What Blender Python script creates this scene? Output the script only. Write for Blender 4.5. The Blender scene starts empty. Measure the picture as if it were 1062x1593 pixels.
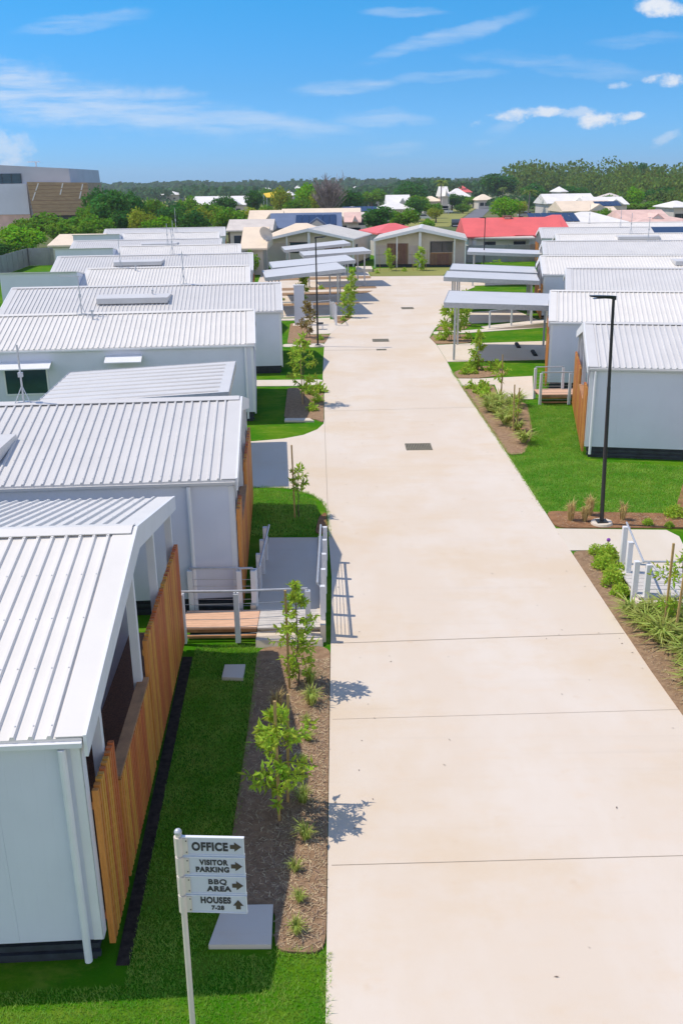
import bpy, bmesh, math, random
from math import radians as R, sin, cos, pi, tan, atan, sqrt
from mathutils import Vector, Matrix
rnd = random.Random(11)

# ------------------------------------------------------------------ camera, world, sun, exposure
scn = bpy.context.scene
col = scn.collection
F, CX, CY = 1452.0, 531.0, 796.5            # survey of the photograph: focal length and centre in photo pixels
CAM = Vector((0, 0, 8.6)); PITCH = atan((CY - 288) / F); ROLL = R(0.8)
_f = Vector((0, cos(PITCH), -sin(PITCH))); _u = Vector((0, sin(PITCH), cos(PITCH))); _r = Vector((1, 0, 0))
CR = _r * cos(ROLL) - _u * sin(ROLL); CU = _u * cos(ROLL) + _r * sin(ROLL)
cd = bpy.data.cameras.new('camera'); cam = bpy.data.objects.new('camera', cd); col.objects.link(cam)
cd.sensor_fit = 'VERTICAL'; cd.sensor_height = 36; cd.lens = 36 * F / 1593
cd.clip_start = .1; cd.clip_end = 20000
M_ = Matrix((CR, CU, -_f)).transposed().to_4x4(); M_.translation = CAM; cam.matrix_world = M_
scn.camera = cam

def ray(x, y): return CR * ((x - CX) / F) - CU * ((y - CY) / F) + _f
def G(x, y, z=0.0):                          # ground (or height z) point seen at a photo pixel
    d = ray(x, y); p = CAM + d * ((z - CAM.z) / d.z); return (p.x, p.y)
def AT(x, y, Y):                             # point at distance Y seen at a photo pixel
    d = ray(x, y); return CAM + d * (Y / d.y)

SUN_D = Vector((1.78, -.34, -3.0)).normalized()
SUN_EL = math.asin(-SUN_D.z); SUN_AZ = math.atan2(-SUN_D.x, -SUN_D.y)     # azimuth from +Y towards +X
sl = bpy.data.lights.new('sun', 'SUN'); sun = bpy.data.objects.new('sun', sl); col.objects.link(sun)
sl.energy = 3.4; sl.angle = R(.5); sl.color = (1, .90, .76)
sun.rotation_euler = SUN_D.to_track_quat('-Z', 'Y').to_euler(); sun.location = (-30, 10, 50)
scn.view_settings.view_transform = 'Standard'; scn.view_settings.look = 'None'
scn.view_settings.exposure = .22; scn.view_settings.gamma = 1
scn.cycles.max_bounces = 6; scn.cycles.diffuse_bounces = 3; scn.cycles.glossy_bounces = 3
scn.cycles.transparent_max_bounces = 6; scn.cycles.volume_bounces = 0

class NT:                                    # tiny node helper
    def __init__(s, tree): s.t = tree; s.n = tree.nodes; s.l = tree.links
    def new(s, k, **kw):
        nd = s.n.new(k)
        for a, v in kw.items(): setattr(nd, a, v)
        return nd
    def put(s, sock, v):
        if hasattr(v, 'is_output') or hasattr(v, 'links'): s.l.new(v, sock)
        else: sock.default_value = v
    def math(s, op, a, b=0.0, c=0.0, clamp=False):
        nd = s.new('ShaderNodeMath', operation=op, use_clamp=clamp)
        for i, v in enumerate((a, b, c)): s.put(nd.inputs[i], v)
        return nd.outputs[0]
    def mix(s, fac, a, b, blend='MIX'):
        nd = s.new('ShaderNodeMix', data_type='RGBA', blend_type=blend)
        s.put(nd.inputs[0], fac); s.put(nd.inputs[6], a); s.put(nd.inputs[7], b)
        return nd.outputs[2]
    def noise(s, vec, scale, detail=4.0, rough=.55):
        nd = s.new('ShaderNodeTexNoise'); s.l.new(vec, nd.inputs['Vector'])
        nd.inputs['Scale'].default_value = scale; nd.inputs['Detail'].default_value = detail; nd.inputs['Roughness'].default_value = rough
        return nd.outputs[0]
    def ramp(s, v, a, b):
        nd = s.new('ShaderNodeMapRange'); nd.interpolation_type = 'SMOOTHSTEP'
        s.l.new(v, nd.inputs[0]); nd.inputs[1].default_value = a; nd.inputs[2].default_value = b
        return nd.outputs[0]
    def scale(s, vec, sc):
        nd = s.new('ShaderNodeMapping'); s.l.new(vec, nd.inputs[0]); nd.inputs['Scale'].default_value = sc
        return nd.outputs[0]

def C4(c): return (c[0], c[1], c[2], 1.0)

w = bpy.data.worlds.new('World'); scn.world = w; w.use_nodes = True
def build_world():
    N = NT(w.node_tree); bg = w.node_tree.nodes['Background']
    sky = N.new('ShaderNodeTexSky', sky_type='NISHITA'); sky.sun_disc = False
    sky.sun_elevation = SUN_EL; sky.sun_rotation = SUN_AZ
    sky.altitude = 0; sky.air_density = 1.0; sky.dust_density = .35; sky.ozone_density = 3.0
    tc = N.new('ShaderNodeTexCoord').outputs['Generated']
    sx = N.new('ShaderNodeSeparateXYZ'); N.l.new(tc, sx.inputs[0])
    rp = N.new('ShaderNodeValToRGB'); N.l.new(sx.outputs[2], rp.inputs[0]); el = rp.color_ramp.elements
    for k, (p_, c_) in enumerate(SKY_TINT):
        e_ = el[k] if k < 2 else el.new(p_)
        e_.position = p_; e_.color = c_
    c = N.mix(1.0, sky.outputs[0], rp.outputs[0], 'MULTIPLY')
    yy = N.math('MAXIMUM', N.math('ABSOLUTE', sx.outputs[1]), .02)
    u = N.math('DIVIDE', sx.outputs[0], yy); v = N.math('DIVIDE', sx.outputs[2], yy)
    cb = N.new('ShaderNodeCombineXYZ'); N.l.new(u, cb.inputs[0]); N.l.new(v, cb.inputs[1]); N.l.new(sx.outputs[1], cb.inputs[2])
    uv = cb.outputs[0]
    warp = N.math('SUBTRACT', N.noise(uv, 9, 5, .6), .5); warp2 = N.math('SUBTRACT', N.noise(N.scale(uv, (1, 1.7, 1)), 23, 6, .62), .5)
    streak = N.noise(N.scale(uv, (3.0, 26, 1)), 3.2, 7, .62); streak2 = N.noise(N.scale(uv, (6, 40, 1)), 3, 6, .65)
    puff = N.noise(N.scale(uv, (1, 1.6, 1)), 34, 8, .66)
    def ell(px, py, wx, wy, rot, wa):         # soft ellipse round a direction in the sky
        d = ray(px, py); u0 = d.x / d.y; v0 = d.z / d.y; k = 1 / 1540
        du = N.math('SUBTRACT', u, u0); dv = N.math('SUBTRACT', v, v0)
        du = N.math('MULTIPLY_ADD', warp, wa * 1.2 * wx * k, du); dv = N.math('MULTIPLY_ADD', warp2, wa * 2.2 * wy * k, dv)
        cr, sr = cos(R(rot)), sin(R(rot))
        a = N.math('ADD', N.math('MULTIPLY', du, cr / (wx * k)), N.math('MULTIPLY', dv, sr / (wx * k)))
        b = N.math('ADD', N.math('MULTIPLY', du, -sr / (wy * k)), N.math('MULTIPLY', dv, cr / (wy * k)))
        r2 = N.math('ADD', N.math('MULTIPLY', a, a), N.math('MULTIPLY', b, b))
        return N.math('SUBTRACT', 1.0, r2)
    dens = None
    for (px, py, wx, wy, rot, s, wa) in CIRRUS:
        e = N.ramp(ell(px, py, wx, wy, rot, wa), -.1, 1.0)
        t = N.ramp(N.math('ADD', N.math('MULTIPLY', streak, .75), N.math('MULTIPLY', streak2, .25)), .30, .68)
        q = N.math('MULTIPLY', N.math('MULTIPLY', e, t), s)
        dens = q if dens is None else N.math('MAXIMUM', dens, q)
    for (px, py, wx, wy, rot, s) in CUMULUS:
        e = N.math('ADD', ell(px, py, wx, wy, rot, .9), N.math('MULTIPLY', N.math('SUBTRACT', puff, .50), 3.6))
        q = N.math('MULTIPLY', N.ramp(e, .0, 1.25), s)
        dens = N.math('MAXIMUM', dens, q)
    bank = N.math('MULTIPLY', N.ramp(N.math('MULTIPLY', sx.outputs[1], -1.0), .0, .35), N.math('MULTIPLY', N.ramp(sx.outputs[2], .0, .05), N.ramp(sx.outputs[2], .62, .30)))
    fill_bank = N.math('MULTIPLY', bank, N.ramp(N.noise(tc, 2.2, 6, .6), .30, .46))            # unseen bright cloud band added behind the viewer to fill shaded walls
    c = N.mix(N.math('MINIMUM', dens, 1.0), c, CLOUD_COL)
    c = N.mix(fill_bank, c, (6.3, 6.5, 7.2, 1))
    N.l.new(c, bg.inputs[0]); bg.inputs[1].default_value = SKY_STRENGTH
SKY_STRENGTH = .15
SKY_TINT = [(0.0, (.25, .52, 1.10, 1)), (.09, (.19, .49, .84, 1)), (.17, (.13, .55, .84, 1)), (.32, (.72, .84, .98, 1)), (1.0, (.82, .93, 1.08, 1))]   # deep blue low sky; clear bright zenith
CLOUD_COL = (4.6, 4.9, 5.4, 1)
CIRRUS = [(90, 150, 330, 46, -9, .62, .6), (330, 185, 300, 22, -5, .42, .8), (20, 120, 200, 26, -10, .5, .8), (130, 36, 110, 14, 6, .35, .8), (540, 135, 90, 12, 4, .42, .8),
          (690, 60, 150, 14, 14, .38, .9), (625, 20, 70, 8, 0, .35, .9), (900, 105, 190, 16, -6, .28, .9), (600, 185, 90, 16, 0, .3, .9), (690, 118, 90, 9, 3, .28, .9), (610, 232, 60, 12, 4, .25, .9),
          (1010, 62, 90, 10, 4, .25, .9), (770, 205, 40, 12, 30, .2, .9)]
CUMULUS = [(800, 178, 70, 13, 8, .9), (845, 172, 46, 10, 0, .9), (950, 187, 52, 15, 6, 1.0), (985, 180, 26, 8, 4, .9), (905, 176, 40, 9, 0, .55), (1045, 127, 44, 11, -4, .95), (965, 132, 22, 7, 0, .8), (1035, 10, 46, 18, 0, 1.0),
           (1040, 215, 30, 10, 25, .4), (5, 232, 64, 34, -18, .55), (40, 225, 30, 20, -25, .4)]
build_world()

# ------------------------------------------------------------------ materials
def mat(name, c, rough=.6, var=.12, vs=3.0, c2=None, stretch=None, metal=0.0, bump=0.0, bs=40.0, rand=0.0, island=0.0, spec=.5, fine=0.0, fs=60):
    m = bpy.data.materials.new(name); m.use_nodes = True; N = NT(m.node_tree); b = N.n['Principled BSDF']
    geo = N.new('ShaderNodeTexCoord').outputs['Object']
    if stretch: geo = N.scale(geo, stretch)
    nz = N.noise(geo, vs, 5, .6)
    a = C4(c); c2_ = C4(c2) if c2 else C4(tuple(x * (1 - 2.2 * var) for x in c))
    cc = N.mix(N.ramp(nz, .32, .72), a, c2_)
    if fine:
        nf = N.noise(geo, fs, 3, .7); cc = N.mix(N.math('MULTIPLY', N.ramp(nf, .35, .7), fine), cc, C4(tuple(x * .45 for x in c)))
    if rand or island:
        hs = N.new('ShaderNodeHueSaturation'); N.l.new(cc, hs.inputs['Color'])
        r1 = N.new('ShaderNodeObjectInfo').outputs['Random']; r2 = N.new('ShaderNodeNewGeometry').outputs['Random Per Island']
        val = N.math('ADD', 1 - rand * .5 - island * .5, N.math('ADD', N.math('MULTIPLY', r1, rand), N.math('MULTIPLY', r2, island)))
        N.l.new(val, hs.inputs['Value']); N.l.new(N.math('MULTIPLY_ADD', r2, .05 * (1 if island else 0), .475 if island else .5), hs.inputs['Hue'])
        cc = hs.outputs[0]
    N.l.new(cc, b.inputs['Base Color']); b.inputs['Roughness'].default_value = rough; b.inputs['Metallic'].default_value = metal
    b.inputs['Specular IOR Level'].default_value = spec
    if bump:
        bn = N.new('ShaderNodeBump'); bn.inputs['Strength'].default_value = bump; bn.inputs['Distance'].default_value = .02
        N.l.new(N.noise(geo, bs, 5, .65), bn.inputs['Height']); N.l.new(bn.outputs[0], b.inputs['Normal'])
    return m
def leafmat(name, c, c2, rand=.3, island=.55, trans=.45):
    m = mat(name, c, .8, 0, 1.5, c2, rand=rand, island=island, spec=.08)
    N = NT(m.node_tree); b = N.n['Principled BSDF']; out = N.n['Material Output']
    t = N.new('ShaderNodeBsdfTranslucent'); src = b.inputs['Base Color'].links[0].from_socket; N.l.new(src, t.inputs[0])
    mx = N.new('ShaderNodeMixShader'); mx.inputs[0].default_value = trans
    N.l.new(b.outputs[0], mx.inputs[1]); N.l.new(t.outputs[0], mx.inputs[2]); N.l.new(mx.outputs[0], out.inputs[0]); return m
m = {}
m['roof_white'] = mat('white_roof_steel', (.745, .715, .665), .42, .03, .7, spec=.4)
m['roof_grey'] = mat('pale_grey_roof_steel', (.635, .62, .60), .42, .03, .7, spec=.4)
m['wall'] = mat('grey_painted_cladding', (.67, .70, .79), .6, .03, .8, bump=.03, bs=90)
def grooves():
    N = NT(m['wall'].node_tree); b = N.n['Principled BSDF']; p = N.new('ShaderNodeTexCoord').outputs['Object']; sx = N.new('ShaderNodeSeparateXYZ'); N.l.new(p, sx.inputs[0])
    f = N.math('FRACT', N.math('MULTIPLY', N.math('ADD', sx.outputs[0], sx.outputs[1]), 6.6)); g = N.math('SUBTRACT', 1.0, N.ramp(N.math('ABSOLUTE', N.math('SUBTRACT', f, .5)), .0, .06))
    bn = N.new('ShaderNodeBump'); bn.inputs['Strength'].default_value = .25; bn.inputs['Distance'].default_value = .004; bn.invert = True
    N.l.new(g, bn.inputs['Height']); N.l.new(bn.outputs[0], b.inputs['Normal'])
grooves()
m['wall_beige'] = mat('beige_cladding', (.64, .56, .48), .6, .05, .8)
m['wall_warm'] = mat('warm_grey_cladding', (.56, .47, .45), .6, .05, .8)
m['white'] = mat('white_painted_steel', (.76, .77, .79), .45, .03, 2)
m['dark'] = mat('dark_plinth', (.035, .045, .06), .7, .2, 5)
m['timber'] = mat('orange_cedar', (.76, .29, .07), .55, .2, 3, (.58, .20, .045), stretch=(7, 7, .6), fine=.35, fs=30, island=.28)
m['timber_cap'] = mat('cedar_rail', (.52, .26, .12), .55, .15, 4)
m['brown'] = mat('brown_timber', (.27, .12, .07), .6, .25, 4, stretch=(8, 8, .7), island=.35)
m['deckwood'] = mat('decking', (.76, .47, .31), .6, .10, 6, stretch=(1, 8, 1))
m['paledeck'] = mat('pale_decking', (.62, .58, .53), .65, .08, 5)
m['glass'] = mat('dark_glass', (.02, .03, .045), .08, .1, 2, spec=.8)
m['tealglass'] = mat('tinted_glass', (.02, .055, .075), .1, .1, 2, spec=.8)
m['solar'] = mat('solar_cells', (.012, .025, .075), .15, .2, 3, spec=.7)
m['black'] = mat('black_powder_coat', (.016, .018, .022), .35, .1, 4)
m['galv'] = mat('galvanised_steel', (.52, .54, .57), .35, .08, 10, metal=.3)
m['grate'] = mat('drain_iron', (.30, .27, .19), .7, .2, 20)
m['gap'] = mat('dark_gap', (.02, .018, .015), .9, .1, 9)
m['stake'] = mat('pine_stake', (.50, .34, .13), .75, .15, 8, stretch=(4, 4, 1))
m['bark'] = mat('bark', (.16, .11, .075), .85, .25, 8, bump=.3)
m['greybark'] = mat('grey_bark', (.30, .25, .24), .85, .2, 8)
m['lawn'] = mat('lawn_turf', (.04, .19, .003), .95, .2, .55, (.125, .25, .010), fine=.45, fs=85, bump=.6, bs=120, spec=.04)
m['ground'] = mat('far_ground', (.10, .14, .045), .95, .2, .02, (.20, .19, .09), fine=.4, fs=.4, spec=.1)
m['mulch'] = mat('bark_mulch', (.44, .29, .175), .95, .3, 7, (.27, .17, .10), fine=.6, fs=70, bump=1.0, bs=70, spec=.15)
m['soil'] = mat('red_soil', (.38, .20, .10), .95, .2, 3, (.20, .10, .05), fine=.4, fs=60, bump=.8, bs=60, spec=.15)
m['shade_strip'] = mat('painted_shade_strip', (.07, .055, .045), .95, .3, 9, fine=.5, fs=60, bump=.8, bs=60, spec=.1)  # dark colour that paints the shade beside the nearest house foot
m['chip'] = mat('bark_chip', (.52, .38, .25), .9, .2, 9, island=.9, spec=.2)
m['blade'] = leafmat('grass_blade', (.22, .46, .05), (.42, .58, .11), 0, .5)
m['leaf'] = leafmat('young_leaf', (.36, .54, .05), (.52, .64, .09), .1, .5)
m['leaf_tan'] = leafmat('dry_leaf', (.36, .27, .10), (.28, .22, .08), .1, .5)
m['strap'] = leafmat('strappy_leaf', (.36, .46, .08), (.60, .62, .22), .15, .8)
m['strap_dry'] = leafmat('dry_strappy_leaf', (.66, .52, .24), (.54, .40, .16), .15, .5)
m['lf_dark'] = leafmat('dark_foliage', (.05, .17, .03), (.12, .27, .04))
m['lf_mid'] = leafmat('green_foliage', (.13, .30, .02), (.26, .40, .035))
m['lf_bright'] = leafmat('bright_foliage', (.19, .42, .015), (.32, .52, .03))
m['lf_olive'] = leafmat('olive_foliage', (.30, .38, .03), (.46, .47, .05))
m['lf_palm'] = leafmat('palm_foliage', (.16, .26, .04), (.36, .38, .09))
m['lf_belt'] = leafmat('horizon_foliage', (.06, .15, .06), (.11, .19, .07), 0, .5)
m['lf_far'] = leafmat('far_wood_foliage', (.11, .20, .035), (.24, .29, .055), 0, .7)
m['cream'] = mat('cream_roof', (.82, .67, .50), .6, .05, .6)
m['beige'] = mat('beige_roof', (.66, .59, .52), .6, .06, .6)
m['pinkroof'] = mat('pinkish_roof_tile', (.76, .52, .44), .7, .1, .6)
m['red'] = mat('red_roof_steel', (.80, .14, .125), .5, .06, .5)
m['navy'] = mat('blue_grey_roof', (.13, .17, .27), .5, .06, .5)
m['offwhite'] = mat('off_white_render', (.80, .77, .73), .7, .05, .5)
m['palewall'] = mat('pale_render', (.60, .55, .50), .7, .05, .5)
m['bldg'] = mat('pale_grey_cladding', (.50, .53, .60), .5, .05, .2)
m['bldgw'] = mat('white_cladding', (.66, .70, .78), .5, .05, .2)
m['mesh_brown'] = mat('brown_perforated_mesh', (.46, .32, .18), .6, .12, .8, stretch=(1, 1, 6), fine=.25, fs=8)
m['fence'] = mat('grey_fence_steel', (.34, .36, .38), .6, .08, 1)
m['paling'] = mat('beige_fence_steel', (.44, .40, .38), .6, .08, 1)
m['yellow'] = mat('yellow_shade_cloth', (.80, .52, .01), .7, .05, 2)
m['asphalt'] = mat('asphalt', (.17, .17, .185), .85, .1, .3)
m['verge'] = mat('dry_verge_grass', (.30, .29, .09), .95, .15, .08, (.22, .24, .07), spec=.1)
m['text'] = mat('brown_lettering', (.075, .055, .04), .6, .05, 5)
m['text2'] = mat('charcoal_lettering', (.045, .043, .05), .6, .05, 5)
m['sign'] = mat('pale_sign_face', (.57, .60, .67), .4, .03, 2)
m['signpost'] = mat('cream_sign_post', (.68, .62, .54), .4, .04, 4)
m['carblue'] = mat('blue_car_paint', (.10, .14, .22), .25, .05, 2)
m['carwhite'] = mat('white_car_paint', (.75, .76, .78), .25, .03, 2)
m['cardark'] = mat('dark_car_paint', (.05, .055, .065), .25, .05, 2)
m['cargrey'] = mat('silver_car_paint', (.45, .46, .48), .25, .05, 2)
m['tyre'] = mat('tyre_rubber', (.02, .02, .02), .8, .1, 5)
m['purple'] = mat('purple_petal', (.25, .06, .40), .6, .1, 5)

def concrete(name, c, c2, joint=True):
    mm = bpy.data.materials.new(name); mm.use_nodes = True; N = NT(mm.node_tree); b = N.n['Principled BSDF']
    p = N.new('ShaderNodeTexCoord').outputs['Object']
    big = N.noise(N.scale(p, (.5, .22, 1)), .9, 5, .6); med = N.noise(N.scale(p, (.6, 1.3, 1)), 1.6, 6, .65); fine = N.noise(p, 45, 4, .7); spot = N.noise(p, 1.9, 3, .5)
    c_ = N.mix(N.ramp(big, .38, .68), C4(c), C4(c2))
    c_ = N.mix(N.math('MULTIPLY', N.ramp(med, .5, .75), .35), c_, C4((c[0] * 1.02, c[1] * .93, c[2] * .82)))
    c_ = N.mix(N.math('MULTIPLY', N.ramp(fine, .45, .8), .10), c_, C4(tuple(x * .6 for x in c)))
    cl = N.noise(N.scale(p, (.35, .5, 1)), .55, 7, .68)
    c_ = N.mix(N.math('MULTIPLY', N.ramp(cl, .46, .64), .48), c_, C4((c[0] * .95, c[1] * .86, c[2] * .70)))
    c_ = N.mix(N.math('MULTIPLY', N.ramp(N.noise(N.scale(p, (1, 1.4, 1)), 3.1, 6, .7), .60, .74), .22), c_, C4((c[0] * .90, c[1] * .77, c[2] * .56)))
    c_ = N.mix(N.math('MULTIPLY', N.ramp(spot, .66, .8), .34), c_, C4((c[0] * .82, c[1] * .66, c[2] * .46)))
    c_ = N.mix(N.math('MULTIPLY', N.ramp(N.noise(N.scale(p, (.12, 3.5, 1)), 1.0, 4, .6), .58, .75), .12), c_, C4(tuple(x * .62 for x in c)))
    N.l.new(c_, b.inputs['Base Color']); b.inputs['Roughness'].default_value = .8; b.inputs['Specular IOR Level'].default_value = .25
    bn = N.new('ShaderNodeBump'); bn.inputs['Strength'].default_value = .15; bn.inputs['Distance'].default_value = .01
    N.l.new(fine, bn.inputs['Height']); N.l.new(bn.outputs[0], b.inputs['Normal']); return mm
m['concrete'] = concrete('road_concrete', (.66, .565, .46), (.69, .615, .53))
def turf(mm):
    N = NT(mm.node_tree); b = N.n['Principled BSDF']; src = b.inputs['Base Color'].links[0].from_socket; p = N.new('ShaderNodeTexCoord').outputs['Object']
    c = N.mix(N.math('MULTIPLY', N.ramp(N.noise(N.scale(p, (1, 2.2, 1)), 1.3, 7, .7), .48, .68), .6), src, (.19, .27, .03, 1))
    c = N.mix(N.math('MULTIPLY', N.ramp(N.noise(p, 7, 6, .7), .50, .72), .5), c, (.028, .115, .004, 1))
    c = N.mix(N.math('MULTIPLY', N.ramp(N.noise(p, 2.6, 4, .6), .66, .76), .55), c, (.32, .31, .10, 1))
    N.l.new(c, b.inputs['Base Color'])
turf(m['lawn'])
m['path'] = concrete('path_concrete', (.68, .61, .52), (.64, .56, .45))

# ------------------------------------------------------------------ mesh helpers
class MB:
    def __init__(s): s.v = []; s.f = []; s.mi = []; s.k = 0
    def add(s, vs, fs):
        o = len(s.v); s.v += [tuple(p) for p in vs]
        for f in fs: s.f.append(tuple(i + o for i in f)); s.mi.append(s.k)
        return s
    def box(s, a, b):
        (x0, y0, z0), (x1, y1, z1) = a, b
        return s.add([(x0, y0, z0), (x1, y0, z0), (x1, y1, z0), (x0, y1, z0), (x0, y0, z1), (x1, y0, z1), (x1, y1, z1), (x0, y1, z1)],
                     [(0, 3, 2, 1), (4, 5, 6, 7), (0, 1, 5, 4), (1, 2, 6, 5), (2, 3, 7, 6), (3, 0, 4, 7)])
    def hexa(s, bot, top): return s.add(list(bot) + list(top), [(0, 3, 2, 1), (4, 5, 6, 7), (0, 1, 5, 4), (1, 2, 6, 5), (2, 3, 7, 6), (3, 0, 4, 7)])
    def prism(s, poly, z0, z1):               # plan polygon, extruded in z
        n = len(poly)
        return s.add([(x, y, z0) for x, y in poly] + [(x, y, z1) for x, y in poly],
                     [tuple(range(n))[::-1], tuple(range(n, 2 * n))] + [(i, (i + 1) % n, n + (i + 1) % n, n + i) for i in range(n)])
    def extr(s, pa, d):                       # closed 3-D polygon pushed along d
        n = len(pa); pb = [tuple(Vector(p) + Vector(d)) for p in pa]
        return s.add(list(pa) + pb, [tuple(range(n))[::-1], tuple(range(n, 2 * n))] + [(i, (i + 1) % n, n + (i + 1) % n, n + i) for i in range(n)])
    def tube(s, a, b, r0, r1=None, n=8):
        a, b = Vector(a), Vector(b); r1 = r0 if r1 is None else r1; d = (b - a).normalized()
        x = d.orthogonal().normalized(); y = d.cross(x)
        vs = [a + (x * cos(2 * pi * i / n) + y * sin(2 * pi * i / n)) * r0 for i in range(n)] + [b + (x * cos(2 * pi * i / n) + y * sin(2 * pi * i / n)) * r1 for i in range(n)]
        return s.add(vs, [(i, (i + 1) % n, n + (i + 1) % n, n + i) for i in range(n)] + [tuple(range(n))[::-1], tuple(range(n, 2 * n))])
    def path(s, pts, rs, n=7):
        for i in range(len(pts) - 1): s.tube(pts[i], pts[i + 1], rs[i], rs[i + 1], n)
        return s
    def ball(s, c, r, n=10, k=6, sz=1.0):
        vs = [(c[0], c[1], c[2] - r * sz)]; fs = []
        for j in range(1, k):
            a = -pi / 2 + pi * j / k
            vs += [(c[0] + r * cos(a) * cos(2 * pi * i / n), c[1] + r * cos(a) * sin(2 * pi * i / n), c[2] + r * sz * sin(a)) for i in range(n)]
        vs.append((c[0], c[1], c[2] + r * sz))
        for i in range(n):
            fs.append((0, 1 + (i + 1) % n, 1 + i))
            for j in range(k - 2): fs.append((1 + j * n + i, 1 + j * n + (i + 1) % n, 1 + (j + 1) * n + (i + 1) % n, 1 + (j + 1) * n + i))
            fs.append((1 + (k - 2) * n + i, 1 + (k - 2) * n + (i + 1) % n, len(vs) - 1))
        return s.add(vs, fs)
    def mirror(s):
        s.v = [(-x, y, z) for x, y, z in s.v]; return s
    def build(s, name, mats, parent=None, fix=True, smooth=False, loc=None):
        me = bpy.data.meshes.new(name); me.from_pydata(s.v, [], s.f)
        for k in (mats if isinstance(mats, (list, tuple)) else [mats]): me.materials.append(m[k] if isinstance(k, str) else k)
        if any(s.mi): me.polygons.foreach_set('material_index', s.mi)
        if smooth: me.polygons.foreach_set('use_smooth', [True] * len(me.polygons))
        if fix:
            bm = bmesh.new(); bm.from_mesh(me); bmesh.ops.recalc_face_normals(bm, faces=bm.faces); bm.to_mesh(me); bm.free()
        o = bpy.data.objects.new(name, me); col.objects.link(o)
        if parent: o.parent = parent
        if loc: o.location = loc
        return o
def tag(o, label=None, cat=None, group=None, kind=None):
    if label: o['label'] = label
    if cat: o['category'] = cat
    if group: o['group'] = group
    if kind: o['kind'] = kind
    return o
def thing(name, label, cat, loc=(0, 0, 0), rot=0.0, group=None, sc=1.0):
    o = bpy.data.objects.new(name, None); o.empty_display_size = .2; col.objects.link(o)
    o.location = loc; o.rotation_euler = (0, 0, rot); o.scale = (sc, sc, sc) if isinstance(sc, (int, float)) else sc
    return tag(o, label, cat, group)
def dup(root, loc, rot=0.0, sc=1.0, label=None, group=None):     # a copy of a thing with its parts and sub-parts
    r = root.copy(); col.objects.link(r); r.location = loc; r.rotation_euler = (0, 0, rot)
    r.scale = (sc, sc, sc) if isinstance(sc, (int, float)) else sc
    if label: r['label'] = label
    if group: r['group'] = group
    for ch in list(root.children):
        c = ch.copy(); col.objects.link(c); c.parent = r
        for g in ch.children:
            d = g.copy(); col.objects.link(d); d.parent = c
    return r
def struct(name, mb, mt, label, cat): return tag(mb.build(name, mt), label, cat, kind='structure')
def smoothpoly(pts, k=5):                                        # rounds a closed outline a little
    out = []; n = len(pts)
    for i in range(n):
        p0, p1, p2 = Vector(pts[i - 1]), Vector(pts[i]), Vector(pts[(i + 1) % n])
        a = p1 + (p0 - p1) * min(.3, .35 / max((p0 - p1).length, .01)); b = p1 + (p2 - p1) * min(.3, .35 / max((p2 - p1).length, .01))
        for t in range(k + 1):
            t /= k; out.append(tuple(a * (1 - t) ** 2 + p1 * 2 * t * (1 - t) + b * t * t))
    return out

# ------------------------------------------------------------------ the ground, road, paths and beds
mb = MB(); mb.add([(-9000, -400, -.09), (9000, -400, -.09), (9000, 12000, -.09), (-9000, 12000, -.09)], [(0, 1, 2, 3)])
struct('ground', mb, 'ground', 'green and straw coloured ground reaching to the horizon', 'ground')
mb = MB(); mb.prism([(-44, -12), (44, -12), (44, 128), (-44, 128)], -.08, -.02)
struct('lawn', mb, 'lawn', 'bright green mown lawn around the houses of the estate', 'lawn')

LEFT = [(-.25, -12), (-.25, 20), (-.34, 22.6), (-.40, 24.6), (-.55, 25.5), (-.86, 26.15), (-1.3, 26.6), (-1.76, 26.88), (-2.7, 26.95), (-9.4, 27.0), (-9.6, 32.2), (-3.1, 32.35),
        (-2.07, 32.65), (-1.35, 33.15), (-.86, 33.95), (-.64, 34.8), (-.62, 35.8), (-.70, 41), (-.80, 44), (-.84, 50), (-.84, 54), (-.55, 57.5), (-.06, 60.6), (.5, 63.2), (1.0, 65.4), (.7, 65.9), (-6.5, 65.2), (-8, 100), (3.1, 101), (3.2, 95.3)]
RIGHT = [(10.4, 94.9), (12.5, 94), (12.0, 84), (9.6, 78), (8.6, 72), (7.9, 66), (7.0, 62), (6.1, 59.6), (5.75, 57.8), (5.35, 55.6), (5.5, 53.1), (5.5, 47.5), (5.45, 45), (5.6, 30), (5.63, 22), (5.68, 17), (5.80, 13.5), (5.95, 5), (6.0, -12)]
mb = MB(); mb.prism(LEFT + RIGHT, -.07, 0.0)
mb.k = 1
for (a, b, wd) in (((-.2, 10.24), (5.9, 10.36), .005), ((-.2, 13.86), (5.75, 14.02), .003), ((-.2, 16.66), (5.66, 16.92), .009), ((-.62, 36.9), (5.5, 37.2), .008), ((-.8, 51.6), (2.05, 51.55), .035), ((-.34, 22.6), (-.62, 35.8), .006)):
    dx, dy = Vector((b[0] - a[0], b[1] - a[1])).normalized()
    mb.add([(a[0] + dy * wd, a[1] - dx * wd, .004), (b[0] + dy * wd, b[1] - dx * wd, .004), (b[0] - dy * wd, b[1] + dx * wd, .004), (a[0] - dy * wd, a[1] + dx * wd, .004)], [(0, 1, 2, 3)])
m['joint'] = mat('joint_sealant', (.40, .33, .25), .9, .1, 6)
struct('road', mb, ['concrete', 'joint'], 'wide pale cream concrete driveway with cut joints running between the houses', 'road')

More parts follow.
